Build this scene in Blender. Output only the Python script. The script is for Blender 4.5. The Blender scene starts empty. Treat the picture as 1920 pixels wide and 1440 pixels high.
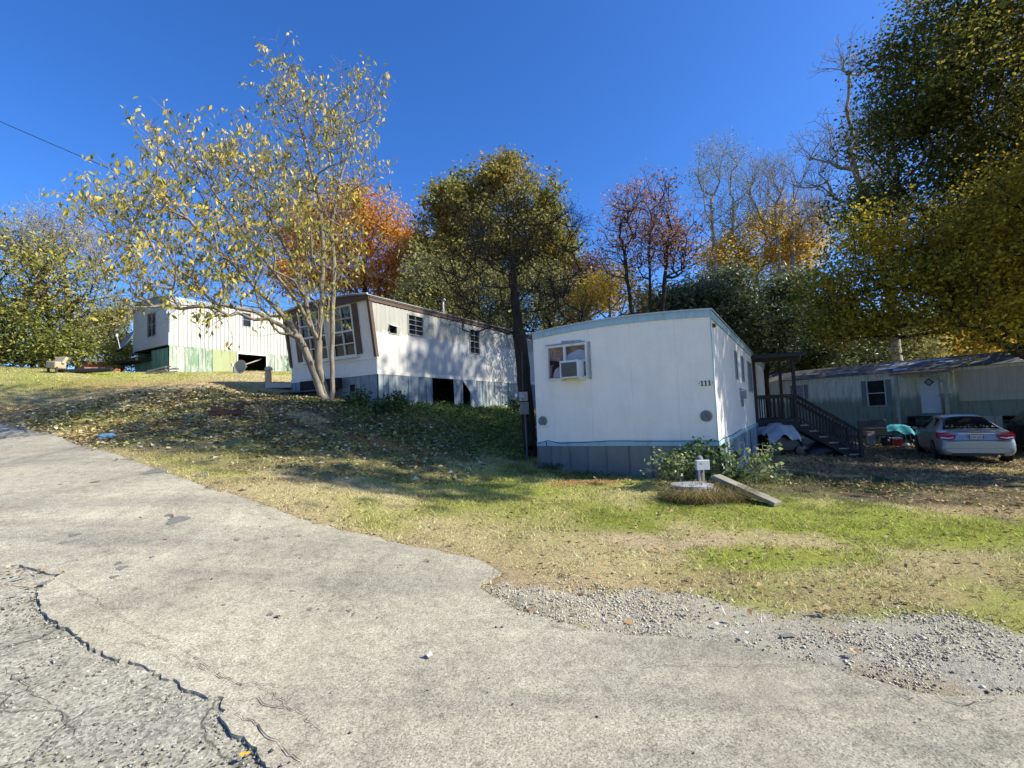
import bpy, math, numpy as np
from mathutils import Vector, Matrix
from mathutils.geometry import delaunay_2d_cdt
R=math.radians
rng=np.random.default_rng(7)
sc=bpy.context.scene
COL=sc.collection
# ------------------------------------------------------------------ camera
EYE=1.6; FPX=900.; PITCH=3.56; ROLL=2.3
_p,_r=R(PITCH),R(ROLL)
_f=np.array([0,math.cos(_p),math.sin(_p)]); _rt=np.array([1.,0,0]); _up=np.cross(_rt,_f)
_R=_rt*math.cos(_r)-_up*math.sin(_r); _U=_rt*math.sin(_r)+_up*math.cos(_r)
cam=bpy.data.cameras.new('camera'); camo=bpy.data.objects.new('camera',cam); COL.objects.link(camo)
cam.sensor_width=36; cam.lens=FPX/1920*36; cam.clip_end=3000; cam.clip_start=.05
M=Matrix((( _R[0],_U[0],-_f[0]),(_R[1],_U[1],-_f[1]),(_R[2],_U[2],-_f[2]))).to_4x4()
M.translation=(0,0,EYE); camo.matrix_world=M; sc.camera=camo
# ------------------------------------------------------------------ light
SUN_AZ=(1.0,-.2); SUN_EL=37.
w=bpy.data.worlds.new('World'); sc.world=w; w.use_nodes=True
nt=w.node_tree; bg=nt.nodes['Background']
sky=nt.nodes.new('ShaderNodeTexSky'); sky.sky_type='NISHITA'; sky.sun_disc=False
sky.sun_elevation=R(SUN_EL); sky.sun_rotation=math.atan2(SUN_AZ[0],SUN_AZ[1])
sky.air_density=1.0; sky.dust_density=1.5; sky.ozone_density=3.2; sky.altitude=800
hs=nt.nodes.new('ShaderNodeHueSaturation'); hs.inputs['Saturation'].default_value=1.22; nt.links.new(sky.outputs[0],hs.inputs['Color'])
tm=nt.nodes.new('ShaderNodeMix'); tm.data_type='RGBA'; tm.blend_type='MULTIPLY'; tm.inputs[0].default_value=1; tm.inputs[7].default_value=(.53,.70,.98,1); nt.links.new(hs.outputs[0],tm.inputs[6])
nt.links.new(tm.outputs[2],bg.inputs[0]); bg.inputs[1].default_value=.125
sl=bpy.data.lights.new('sun','SUN'); sl.energy=4.3; sl.angle=R(.53); sl.color=(1,.95,.80)
so=bpy.data.objects.new('sun',sl); COL.objects.link(so)
sd=Vector((SUN_AZ[0],SUN_AZ[1],0)).normalized()*math.cos(R(SUN_EL))+Vector((0,0,math.sin(R(SUN_EL))))
so.rotation_euler=sd.to_track_quat('Z','Y').to_euler(); so.location=(30,0,40)
vs=sc.view_settings; vs.view_transform='Standard'; vs.look='None'; vs.exposure=1.0; vs.gamma=1
sc.cycles.max_bounces=6; sc.cycles.transparent_max_bounces=8; sc.cycles.transmission_bounces=4
sc.cycles.diffuse_bounces=3; sc.cycles.glossy_bounces=3
# ------------------------------------------------------------------ pixel -> place helpers
def ray(u,v): return _f+_R*(u-960)/FPX-_U*(v-720)/FPX
def at(u,v,Y):
    q=ray(u,v); return np.array([0,0,EYE])+q*(Y/q[1])
CP=np.array([
(0,0,0),(-3,0,.08),(3,0,-.03),(0,-6,-.1),(-6,-4,.2),(8,-6,-.2),(-2,2,.10),(-2.2,3.5,.2),(-5,5,.55),(-3.8,6.4,.66),(-10,10,1.2),(-14.9,14,1.9),(-12,6,1.1),(-20,10,1.8),
(0,4.7,.06),(0,3,.02),(3,3,-.02),(3,6,.08),(6.5,6.1,-.1),(3.9,7.1,.14),(0,7,.24),(1.6,9.8,.32),(2.6,9.2,.29),(3.7,8.6,.24),(0,10.6,.45),(-.5,13,.72),
(-1,8.8,.36),(-3,9.5,.72),(-4,11,1.1),(-7.2,12,1.9),(-4.2,14.8,2.08),(-5.5,15.6,2.31),(-7.9,17,2.62),(-2.2,18.1,1.96),(-1.5,19.4,1.92),(1,23.5,1.85),(0,17,1.5),
(-10,16.5,3.0),(-12,14.5,2.5),(-16.5,23,4.2),(-13.4,28.3,4.6),(-20,25,4.3),(-14.5,19,3.6),(-18,18.5,3.8),(-24,22,4.75),(-22,26,4.7),(-30,22,5.1),(-24,16.5,3.5),(-22,19,4.2),
(-36,32,3.6),(-26,36,2.6),(-10,32,4.4),(-4,34,3.6),(-25,48,1.6),(0,42,2.2),(10,40,.6),(8,30,.9),
(14,15.2,-.5),(10.5,12,-.25),(7,10,-.02),(7.5,14.5,-.02),(12.3,16.6,-.32),(18,27.6,-.25),(15,22,-.35),(20,22,-.45),(22,14,-.6),(14,8,-.35),(14,3,-.3),(25,5,-.6),(35,20,-.6),(24,36,0),(35,45,.5),(0,60,4),(30,65,3),(-30,65,1)],float)
def _U2(r2): return np.where(r2>1e-9,r2*np.log(np.maximum(r2,1e-9)),0)*.5
_n=len(CP); _d2=((CP[:,None,:2]-CP[None,:,:2])**2).sum(-1)
_A=np.zeros((_n+3,_n+3)); _A[:_n,:_n]=_U2(_d2)+np.eye(_n)*.3; _A[:_n,_n]=1; _A[:_n,_n+1:]=CP[:,:2]; _A[_n:,:_n]=_A[:_n,_n:].T
_W=np.linalg.solve(_A,np.concatenate([CP[:,2],[0,0,0]]))
def gz(x,y):
    x=np.asarray(x,float); y=np.asarray(y,float); sh=x.shape; x=x.ravel(); y=y.ravel()
    r=np.hypot(x,y); k=np.where(r>70,70/np.maximum(r,1e-6),1); X=x*k; Y=y*k; Y=np.maximum(Y,-12); X=np.clip(X,-45,40)
    out=np.empty(len(X))
    for i in range(0,len(X),20000):
        a=X[i:i+20000]; b=Y[i:i+20000]
        out[i:i+20000]=_U2((a[:,None]-CP[:,0])**2+(b[:,None]-CP[:,1])**2)@_W[:_n]+_W[_n]+_W[_n+1]*a+_W[_n+2]*b
    return out.reshape(sh)
def gzf(x,y): return float(gz(np.array([x]),np.array([y]))[0])
def gps(uv):
    uv=np.array(uv,float); q=_f[None]+_R[None]*((uv[:,:1]-960)/FPX)-_U[None]*((uv[:,1:]-720)/FPX)
    q/=np.linalg.norm(q,axis=1,keepdims=True); ts=np.linspace(1.2,60,900)
    P=np.array([0,0,EYE])+q[:,None,:]*ts[None,:,None]
    below=P[...,2]<gz(P[...,0],P[...,1]); i=np.where(below.any(1),below.argmax(1),len(ts)-1); i=np.maximum(i,1)
    h=P[...,2]-gz(P[...,0],P[...,1]); n=np.arange(len(uv)); a=h[n,i-1]; b=h[n,i]; t=ts[i-1]+(ts[i]-ts[i-1])*np.clip(a/(a-b+1e-9),0,1)
    X=np.array([0,0,EYE])+q*t[:,None]; X[:,2]=gz(X[:,0],X[:,1]); return X
def gp(u,v): return gps([(u,v)])[0]
def inpoly(x,y,poly):
    c=np.zeros(x.shape,bool); n=len(poly)
    for i in range(n):
        x1,y1=poly[i]; x2,y2=poly[(i+1)%n]
        k=((y1>y)!=(y2>y)); c^=k&(x<(x2-x1)*(y-y1)/((y2-y1)+1e-12)+x1)
    return c
def distpoly(x,y,poly):
    d=np.full(x.shape,1e9); n=len(poly)
    for i in range(n):
        a=np.array(poly[i]); b=np.array(poly[(i+1)%n]); ab=b-a; L=ab@ab+1e-12
        t=np.clip(((x-a[0])*ab[0]+(y-a[1])*ab[1])/L,0,1); d=np.minimum(d,np.hypot(x-a[0]-t*ab[0],y-a[1]-t*ab[1]))
    return d
def vnoise(x,y,s,seed=0):
    x=np.asarray(x)*s; y=np.asarray(y)*s; xi=np.floor(x).astype(int); yi=np.floor(y).astype(int); fx=x-xi; fy=y-yi
    def h(a,b):
        n=(a*374761393+b*668265263+seed*982451653)&0xffffffff; n=((n^(n>>13))*1274126177)&0xffffffff
        return ((n^(n>>16))&0xffff)/65535.
    fx=fx*fx*(3-2*fx); fy=fy*fy*(3-2*fy)
    return (h(xi,yi)*(1-fx)+h(xi+1,yi)*fx)*(1-fy)+(h(xi,yi+1)*(1-fx)+h(xi+1,yi+1)*fx)*fy
def fbm(x,y,s,seed=0): return (vnoise(x,y,s,seed)*.5+vnoise(x,y,s*2.1,seed+1)*.28+vnoise(x,y,s*4.3,seed+2)*.15+vnoise(x,y,s*9,seed+3)*.07)
# ------------------------------------------------------------------ mesh helpers
class MB:
    def __init__(s): s.v=[]; s.f=[]
    def add(s,vs,fs):
        n=len(s.v); s.v+= [tuple(map(float,p)) for p in vs]; s.f+=[tuple(i+n for i in f) for f in fs]; return s
    def box(s,c,d,rz=0,rx=0,ry=0):
        m=Matrix.Rotation(rz,3,'Z')@Matrix.Rotation(ry,3,'Y')@Matrix.Rotation(rx,3,'X')
        vs=[Vector(c)+m@Vector((x*d[0]/2,y*d[1]/2,z*d[2]/2)) for x in(-1,1) for y in(-1,1) for z in(-1,1)]
        return s.add(vs,[(0,1,3,2),(4,6,7,5),(0,4,5,1),(2,3,7,6),(0,2,6,4),(1,5,7,3)])
    def b2(s,lo,hi): return s.box([(a+b)/2 for a,b in zip(lo,hi)],[abs(b-a) for a,b in zip(lo,hi)])
    def bar(s,a,b,w,h,up=(0,0,1)):
        a=Vector(a);b=Vector(b);d=(b-a);L=d.length;d.normalize();u=Vector(up)
        if abs(d.dot(u))>.99:u=Vector((1,0,0))
        x=d.cross(u).normalized();z=x.cross(d)
        vs=[p+x*w/2*i+z*h/2*j for p in(a,b) for i,j in((-1,-1),(1,-1),(1,1),(-1,1))]
        return s.add(vs,[(3,2,1,0),(4,5,6,7),(0,1,5,4),(1,2,6,5),(2,3,7,6),(3,0,4,7)])
    def tube(s,pts,rad,n=8,cap=True):
        pts=[Vector(p) for p in pts]; rad=rad if hasattr(rad,'__len__') else [rad]*len(pts); vs=[];fs=[]
        for i,p in enumerate(pts):
            t=(pts[min(i+1,len(pts)-1)]-pts[max(i-1,0)]).normalized(); u=Vector((0,0,1)) if abs(t.z)<.95 else Vector((1,0,0))
            x=t.cross(u).normalized(); y=x.cross(t)
            vs+=[p+(x*math.cos(2*math.pi*k/n)+y*math.sin(2*math.pi*k/n))*rad[i] for k in range(n)]
        for i in range(len(pts)-1):
            fs+=[(i*n+k,i*n+(k+1)%n,(i+1)*n+(k+1)%n,(i+1)*n+k) for k in range(n)]
        if cap: fs+=[tuple(range(n))[::-1],tuple(range((len(pts)-1)*n,len(pts)*n))]
        return s.add(vs,fs)
    def lathe(s,c,prof,n=20,M=None):
        vs=[];fs=[]
        for r,z in prof: vs+=[Vector((r*math.cos(2*math.pi*k/n),r*math.sin(2*math.pi*k/n),z)) for k in range(n)]
        if M is not None: vs=[M@p for p in vs]
        vs=[p+Vector(c) for p in vs]
        for i in range(len(prof)-1): fs+=[(i*n+k,i*n+(k+1)%n,(i+1)*n+(k+1)%n,(i+1)*n+k) for k in range(n)]
        fs+=[tuple(range(n))[::-1],tuple(range((len(prof)-1)*n,len(prof)*n))]
        return s.add(vs,fs)
    def prism(s,poly,o,ex,ey,ez,t):
        o=Vector(o);ex=Vector(ex);ey=Vector(ey);ez=Vector(ez);n=len(poly)
        vs=[o+ex*a+ey*b for a,b in poly]+[o+ex*a+ey*b+ez*t for a,b in poly]
        return s.add(vs,[tuple(range(n))[::-1],tuple(range(n,2*n))]+[(i,(i+1)%n,(i+1)%n+n,i+n) for i in range(n)])
    def quad(s,a,b,c,d): return s.add([a,b,c,d],[(0,1,2,3)])
def link(name,me,mat=None,parent=None,loc=None,smooth=False):
    o=bpy.data.objects.new(name,me); COL.objects.link(o)
    if mat: me.materials.append(mat)
    if parent: o.parent=parent
    if loc is not None: o.location=loc
    if smooth: me.polygons.foreach_set('use_smooth',[True]*len(me.polygons))
    return o
def obj(name,mb,mat=None,parent=None,smooth=False,loc=None,bevel=0):
    me=bpy.data.meshes.new(name); me.from_pydata(mb.v,[],mb.f); me.update()
    o=link(name,me,mat,parent,loc,smooth)
    if bevel:
        m=o.modifiers.new('bevel','BEVEL'); m.width=bevel; m.segments=2; m.limit_method='ANGLE'
    return o
def npmesh(name,V,F,mat=None,parent=None,col=None,smooth=False):
    """V (n,3); F (m,k) equal sized faces"""
    me=bpy.data.meshes.new(name); V=np.ascontiguousarray(V,np.float32); F=np.ascontiguousarray(F,np.int32); m,k=F.shape
    me.vertices.add(len(V)); me.vertices.foreach_set('co',V.ravel()); me.loops.add(m*k); me.loops.foreach_set('vertex_index',F.ravel())
    me.polygons.add(m); me.polygons.foreach_set('loop_start',np.arange(0,m*k,k,dtype=np.int32)); me.polygons.foreach_set('loop_total',np.full(m,k,np.int32))
    me.update(calc_edges=True)
    if col is not None:
        a=me.color_attributes.new('tint','FLOAT_COLOR','POINT'); c=np.ones((len(V),4),np.float32); c[:,:3]=col; a.data.foreach_set('color',c.ravel())
    return link(name,me,mat,parent,smooth=smooth)
def tag(o,label=None,cat=None,group=None,kind=None):
    if label:o['label']=label
    if cat:o['category']=cat
    if group:o['group']=group
    if kind:o['kind']=kind
    return o
def empty(name,loc,rz=0,label=None,cat=None,group=None):
    o=bpy.data.objects.new(name,None); COL.objects.link(o); o.location=loc; o.rotation_euler=(0,0,rz); o.empty_display_size=.3
    return tag(o,label,cat,group)
# ------------------------------------------------------------------ materials
def newmat(name):
    m=bpy.data.materials.new(name); m.use_nodes=True; return m,m.node_tree,m.node_tree.nodes['Principled BSDF']
def N(nt,t,**k):
    n=nt.nodes.new(t)
    for a,b in k.items():
        if a.startswith('i_'): n.inputs[a[2:].replace('_',' ')].default_value=b
        else: setattr(n,a,b)
    return n
def coords(nt,scale=(1,1,1),src='Object'):
    tc=N(nt,'ShaderNodeTexCoord'); mp=N(nt,'ShaderNodeMapping'); mp.inputs['Scale'].default_value=scale
    nt.links.new(tc.outputs[src],mp.inputs[0]); return mp.outputs[0]
def noise(nt,vec,scale,detail=4,rough=.6,dist=0):
    n=N(nt,'ShaderNodeTexNoise'); n.inputs['Scale'].default_value=scale; n.inputs['Detail'].default_value=detail; n.inputs['Roughness'].default_value=rough; n.inputs['Distortion'].default_value=dist
    if vec is not None: nt.links.new(vec,n.inputs['Vector'])
    return n.outputs['Fac']
def ramp(nt,fac,stops,interp='LINEAR'):
    r=N(nt,'ShaderNodeValToRGB'); r.color_ramp.interpolation=interp; e=r.color_ramp.elements
    while len(e)<len(stops): e.new(.5)
    for el,(p,c) in zip(e,stops): el.position=p; el.color=(*c,1) if len(c)==3 else c
    nt.links.new(fac,r.inputs[0]); return r.outputs[0]
def mixc(nt,f,a,b,mode='MIX'):
    m=N(nt,'ShaderNodeMix',data_type='RGBA',blend_type=mode)
    for s,x in ((0,f),(6,a),(7,b)):
        if hasattr(x,'links') or hasattr(x,'is_output'): nt.links.new(x,m.inputs[s])
        elif isinstance(x,(int,float)): m.inputs[s].default_value=x
        else: m.inputs[s].default_value=(*x,1)
    return m.outputs[2]
def mathn(nt,op,a,b=None,clamp=False):
    m=N(nt,'ShaderNodeMath',operation=op); m.use_clamp=clamp
    for i,x in enumerate((a,b)):
        if x is None: continue
        if isinstance(x,(int,float)): m.inputs[i].default_value=x
        else: nt.links.new(x,m.inputs[i])
    return m.outputs[0]
def bumpn(nt,h,strength,dist,bs):
    b=N(nt,'ShaderNodeBump'); b.inputs['Strength'].default_value=strength; b.inputs['Distance'].default_value=dist
    nt.links.new(h,b.inputs['Height']); nt.links.new(b.outputs[0],bs.inputs['Normal'])
def G(k): return (k,k,k)
def pm(name,c,rough=.7,var=.12,scale=6,metal=0,bump=0,bscale=40,stain=None,stain_amt=.5,sscale=(1,1,1),spec=.5):
    m,nt,bs=newmat(name); bs.inputs['Roughness'].default_value=rough; bs.inputs['Metallic'].default_value=metal; bs.inputs['Specular IOR Level'].default_value=spec
    v=coords(nt,sscale); n=noise(nt,v,scale,5,.65)
    col=ramp(nt,n,[(.25,tuple(x*(1-var) for x in c)),(.75,tuple(min(1,x*(1+var)) for x in c))])
    if stain:
        n2=noise(nt,v,scale*.45,6,.7,.4); f=ramp(nt,n2,[(.5,G(0)),(.72,G(stain_amt))]); col=mixc(nt,f,col,stain)
    nt.links.new(col,bs.inputs['Base Color'])
    if bump: bumpn(nt,noise(nt,coords(nt,sscale),bscale,4),bump,.01,bs)
    return m
MAT={}
MAT['dark']=pm('dark_void',(.012,.012,.012),.9,.1)
MAT['glass']=pm('window_glass',(.012,.015,.018),.05,.1,spec=.45)
MAT['glass_blind']=pm('glass_with_blind',(.10,.11,.10),.12,.5,9,sscale=(1,1,6),spec=.8)
# ------------------------------------------------------------------ ground, road, gravel
EDGE=[(-700,700),(-420,745),(-180,775),(0,794),(60,808),(110,818),(160,838),(230,858),(300,884),(350,900),(392,918),(430,928),(500,950),(560,975),(620,990),(700,1008),(760,1022),(820,1034),(870,1046),(905,1055),(925,1064),(932,1074),(915,1083),(902,1094),(900,1106),(918,1120),(945,1134),(990,1152),(1040,1166),(1100,1181),(1200,1196),(1290,1199),(1380,1210),(1440,1224),(1500,1240),(1560,1251),(1620,1271),(1700,1292),(1760,1305),(1830,1309),(1920,1308),(2100,1316),(2600,1330)]
edge=gps(EDGE)[:,:2]
def jag(P,amp=.03,step=.12,seed=0,closed=False):
    out=[]; r=np.random.default_rng(seed); n=len(P)
    for i in range(n if closed else n-1):
        a=np.array(P[i]); b=np.array(P[(i+1)%n]); L=np.linalg.norm(b-a); k=max(1,int(min(L/step,60)))
        for j in range(k):
            t=j/k; p=a+(b-a)*t; out.append(p+(r.normal(0,amp,2) if not(i==0 and j==0) else 0))
    if not closed: out.append(np.array(P[-1]))
    return np.array(out)
edgeJ=jag(edge,.018,.10,1)
# lower-left broken asphalt: upper layer ends along this line
BRK=[(-260,1052),(-60,1058),(0,1064),(30,1061),(62,1068),(108,1081),(96,1092),(70,1112),(78,1150),(100,1165),(140,1190),(175,1220),(215,1238),(265,1250),(300,1268),(345,1292),(385,1308),(420,1312),(415,1345),(440,1378),(470,1400),(500,1432),(540,1470),(640,1560),(700,1700)]
brk=gps(BRK)[:,:2]; brkJ=jag(brk,.008,.035,2)
roadpoly=np.concatenate([edgeJ,[[9,-7],[-2.0,-7],[-1.2,-2]],[[-.3,.2]],brkJ[::-1],[[-7,2.5],[-30,8],[-45,18]]])
oldpoly=np.array([[-.1,-.2],[-.1,4.2],[-7.5,5.0],[-14,6],[-14,-6],[-.1,-6]])
def insideroad(x,y): return inpoly(x,y,[tuple(p) for p in roadpoly[::1]])
def gridaxis(lo,hi,dense_lo,dense_hi,st):
    a=list(np.arange(dense_lo,dense_hi,st)); k=st; x=a[-1]
    while x<hi: k*=1.09; x+=k; a.append(x)
    k=st; x=dense_lo
    while x>lo: k*=1.09; x-=k; a.insert(0,x)
    return np.array(a)
gx=gridaxis(-700,700,-13,12,.11); gy=gridaxis(-300,900,-1,17,.11)
GX,GY=np.meshgrid(gx,gy); X=GX.ravel(); Y=GY.ravel()
# zone colours ---------------------------------------------------
DRY=np.array((.49,.40,.20)); GREEN=np.array((.29,.33,.05)); DGREEN=np.array((.06,.09,.025)); DIRT=np.array((.56,.42,.27)); CLAY=np.array((.42,.20,.085)); GRAV=np.array((.48,.45,.37)); BROWN=np.array((.16,.12,.075)); STRAW=np.array((.52,.39,.22))
# px centre, world radii (across, deep), colour, strength
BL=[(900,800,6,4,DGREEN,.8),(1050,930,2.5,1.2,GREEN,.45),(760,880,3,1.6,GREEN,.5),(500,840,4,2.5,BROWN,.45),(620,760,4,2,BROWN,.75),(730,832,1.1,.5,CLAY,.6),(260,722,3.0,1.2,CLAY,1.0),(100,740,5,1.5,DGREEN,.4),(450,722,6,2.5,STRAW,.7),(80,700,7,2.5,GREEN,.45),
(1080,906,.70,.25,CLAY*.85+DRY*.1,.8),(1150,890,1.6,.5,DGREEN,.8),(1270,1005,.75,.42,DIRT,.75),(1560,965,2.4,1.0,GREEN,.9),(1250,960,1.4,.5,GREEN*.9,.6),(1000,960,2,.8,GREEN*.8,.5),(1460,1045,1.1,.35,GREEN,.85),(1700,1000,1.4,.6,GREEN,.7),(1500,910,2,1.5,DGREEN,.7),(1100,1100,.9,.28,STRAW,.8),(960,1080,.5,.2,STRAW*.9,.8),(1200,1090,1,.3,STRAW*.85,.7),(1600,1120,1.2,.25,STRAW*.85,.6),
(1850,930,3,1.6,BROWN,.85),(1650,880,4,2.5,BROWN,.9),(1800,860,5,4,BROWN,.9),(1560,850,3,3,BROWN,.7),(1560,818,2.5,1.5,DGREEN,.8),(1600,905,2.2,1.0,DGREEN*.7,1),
(1300,1145,.60,.13,DIRT,1.2),(1550,1195,.8,.14,DIRT,1.2),(1050,1120,.5,.12,DIRT*.8,.8),(1850,1240,.8,.2,DIRT,.5),(1100,1165,.9,.14,GRAV,.8),(1450,1185,1.3,.2,GRAV,.8),(1750,1240,1.2,.35,GRAV,1),(1900,960,1.4,.35,STRAW,.6),(160,815,2.5,.9,CLAY*.6+DRY*.45,.7),(0,780,4,1,CLAY*.3+BROWN*.7,.6),(960,745,4,1.5,DGREEN,.5)]
blc=gps([(b[0],b[1]) for b in BL])
GRAVPOLY=gps([(905,1105),(940,1090),(1000,1100),(1100,1112),(1220,1108),(1330,1120),(1440,1155),(1560,1170),(1680,1160),(1780,1150),(1920,1190),(2300,1200),(2500,1335),(1920,1312),(1800,1308),(1700,1293),(1500,1240),(1380,1211),(1200,1197),(1040,1167),(950,1137)])[:,:2]
SH=1.0
def zone(x,y):
    c=np.tile(DRY,(len(x),1)); n1=fbm(x,y,.55,11); n2=fbm(x,y,1.8,5)
    g=np.clip((n1-.42)*5,0,1)[:,None]*.68; c=c*(1-g)+GREEN*g
    for (u,v,rx,ry,co,s),p in zip(BL,blc):
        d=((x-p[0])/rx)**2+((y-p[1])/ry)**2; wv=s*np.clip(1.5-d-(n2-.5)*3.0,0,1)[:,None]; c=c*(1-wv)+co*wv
    far=np.clip((np.hypot(x,y)-26)/12,0,1)[:,None]; c=c*(1-far)+(BROWN*.8+DGREEN*.3)*far
    de=distpoly(x,y,[tuple(p) for p in edge])
    k=np.clip(1-de/.35,0,1)[:,None]*.7; k[(np.hypot(x,y)>25)]=0; c=c*(1-k)+(STRAW*.5+DIRT*.4)*k
    gg=inpoly(x,y,[tuple(p) for p in GRAVPOLY])&(n2>.36); k=gg[:,None]*.75; c=c*(1-k)+GRAV*k
    return c*(.88+.42*n2[:,None])*SH
Z=gz(X,Y)
nearm=np.clip(1-np.hypot(X,Y-4)/40,0,1)
Z+=nearm*(fbm(X,Y,1.3,21)-.5)*.07+nearm*(vnoise(X,Y,6,31)-.5)*.016
inr=insideroad(X,Y)|inpoly(X,Y,[tuple(p) for p in oldpoly]); dr=np.zeros(len(X))
near=np.hypot(X,Y)<50; Z=np.where(inr,gz(X,Y)-.09,Z)
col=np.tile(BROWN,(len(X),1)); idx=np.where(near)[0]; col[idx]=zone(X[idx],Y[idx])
nx,ny=len(gx),len(gy); I=np.arange(nx*ny).reshape(ny,nx)
F=np.stack([I[:-1,:-1],I[:-1,1:],I[1:,1:],I[1:,:-1]],-1).reshape(-1,4)
m,nt,bs=newmat('lawn_soil'); bs.inputs['Roughness'].default_value=.95; bs.inputs['Specular IOR Level'].default_value=.1
at_=N(nt,'ShaderNodeAttribute',attribute_name='tint'); v=coords(nt)
n=noise(nt,v,28,6,.75); n3=noise(nt,v,110,3,.7)
c=mixc(nt,1.0,at_.outputs['Color'],ramp(nt,n,[(.25,G(.45)),(.5,G(.95)),(.8,G(1.45))]),'MULTIPLY'); c=mixc(nt,1.0,c,ramp(nt,n3,[(.3,G(.6)),(.7,G(1.35))]),'MULTIPLY')
nt.links.new(c,bs.inputs['Base Color']); bumpn(nt,mathn(nt,'ADD',n,n3),1,.03,bs)
ground=npmesh('ground',np.stack([X,Y,Z],1),F,m,col=col,smooth=True); tag(ground,kind='structure')
# asphalt sheets --------------------------------------------------
def sheet(poly,zoff,thick,name,mat,grid=.25,seed=0,rough=0,gridfar=2.0):
    poly=np.array(poly); pl=[tuple(p) for p in poly]
    lo,hi=poly.min(0),poly.max(0)
    pts=[]
    for st,cond in ((grid,lambda a,b:np.hypot(a,b)<9),(gridfar,lambda a,b:np.hypot(a,b)>=9)):
        ax,ay=np.meshgrid(np.arange(lo[0],hi[0],st),np.arange(lo[1],hi[1],st)); ax=ax.ravel()+rng.normal(0,st*.08,ax.size); ay=ay.ravel()+rng.normal(0,st*.08,ay.size)
        k=cond(ax,ay); ax=ax[k]; ay=ay[k]; k=inpoly(ax,ay,pl); ax=ax[k]; ay=ay[k]; k=distpoly(ax,ay,pl)>st*.3; pts+=list(zip(ax[k],ay[k]))
    n=len(pl); vin=[Vector(p) for p in pl]+[Vector(p) for p in pts]
    vo,eo,fo,_,_,_=delaunay_2d_cdt(vin,[],[list(range(n))],1,1e-5)
    P=np.array([tuple(p) for p in vo]); fs=[tuple(f) for f in fo]
    bz=gz(P[:,0],P[:,1])
    z=bz+zoff+(rough*(fbm(P[:,0],P[:,1],3.5,seed)-.5) if rough else 0)
    mb=MB(); vs=[(a,b,c) for (a,b),c in zip(P,z)]
    nn=len(vs); 
    # rim
    from collections import Counter
    ec=Counter(); od={}
    for f in fs:
        for i in range(len(f)):
            a,b=f[i],f[(i+1)%len(f)]; ec[(min(a,b),max(a,b))]+=1; od[(min(a,b),max(a,b))]=(a,b)
    low={}
    for k,cn in ec.items():
        if cn==1:
            a,b=od[k]
            for q in (a,b):
                if q not in low: low[q]=len(vs); vs.append((vs[q][0],vs[q][1],vs[q][2]-thick))
            fs.append((b,a,low[a],low[b]))
    mb.add(vs,fs); return obj(name,mb,mat)
def asphalt(name,base,light,dark,agg,crack,bst=.35):
    m,nt,bs=newmat(name); bs.inputs['Roughness'].default_value=.92; bs.inputs['Specular IOR Level'].default_value=.2
    v=coords(nt)
    vo=N(nt,'ShaderNodeTexVoronoi'); vo.inputs['Scale'].default_value=agg; nt.links.new(v,vo.inputs['Vector'])
    sp=ramp(nt,vo.outputs['Color'],[(.1,tuple(x*.5 for x in base)),(.45,base),(.75,tuple(x*1.25 for x in base)),(1,light)])
    big=noise(nt,coords(nt,(1,.45,1)),.8,6,.72,.6); med=noise(nt,v,9,6,.7)
    c=mixc(nt,1.,sp,ramp(nt,big,[(.3,G(.62)),(.45,G(.9)),(.58,G(1.02)),(.75,G(1.2))]),'MULTIPLY'); c=mixc(nt,1.,c,ramp(nt,med,[(.28,G(.62)),(.48,G(1)),(.75,G(1.2))]),'MULTIPLY')
    tcr=N(nt,'ShaderNodeTexCoord'); mpr=N(nt,'ShaderNodeMapping'); mpr.inputs['Rotation'].default_value=(0,0,.77); mpr.inputs['Scale'].default_value=(.16,1.3,1); nt.links.new(tcr.outputs['Object'],mpr.inputs[0])
    trk=noise(nt,mpr.outputs[0],1.3,5,.6,.3); c=mixc(nt,1.,c,ramp(nt,trk,[(.32,(.74,.75,.76)),(.5,(1,.99,.97)),(.68,(1.12,1.10,1.06))]),'MULTIPLY')
    tan=noise(nt,v,1.1,4,.6); c=mixc(nt,ramp(nt,tan,[(.50,G(0)),(.74,G(.35))]),c,(.40,.335,.25))
    # hairline cracks
    wv=N(nt,'ShaderNodeTexNoise'); wv.inputs['Scale'].default_value=2.5; wv.inputs['Detail'].default_value=6; nt.links.new(v,wv.inputs['Vector'])
    dv=mixc(nt,.25,v,wv.outputs['Color']); vc=N(nt,'ShaderNodeTexVoronoi',feature='DISTANCE_TO_EDGE'); vc.inputs['Scale'].default_value=crack[0]; nt.links.new(dv,vc.inputs['Vector'])
    msk=ramp(nt,noise(nt,v,.9,3,.5),[(crack[1],G(0)),(crack[1]+.1,G(1))]); ck=ramp(nt,vc.outputs['Distance'],[(0,G(1)),(crack[2],G(0))])
    ckf=mathn(nt,'MULTIPLY',msk,ck); c=mixc(nt,mathn(nt,'MULTIPLY',ckf,.75),c,tuple(x*.2 for x in base))
    nt.links.new(c,bs.inputs['Base Color'])
    fine=noise(nt,v,170,4,.75); c2=mixc(nt,1.,c,ramp(nt,fine,[(.30,G(.52)),(.42,G(.9)),(.55,G(1.02)),(.70,G(1.28))]),'MULTIPLY'); nt.links.new(c2,bs.inputs['Base Color'])
    h=mathn(nt,'ADD',mathn(nt,'MULTIPLY',fine,1.0),mathn(nt,'MULTIPLY',med,.6)); h=mathn(nt,'SUBTRACT',h,ckf)
    bumpn(nt,h,bst,.008,bs); return m
M_ASP=asphalt('worn_asphalt',(.35,.32,.245),(.58,.545,.45),G(.1),130,(.9,.62,.012))
M_OLD=asphalt('broken_asphalt',(.32,.30,.24),(.58,.55,.46),G(.1),75,(3.2,.42,.022),.75)
road=tag(sheet(roadpoly,.012,.09,'road',M_ASP,.22,3,.012),kind='structure')
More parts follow.
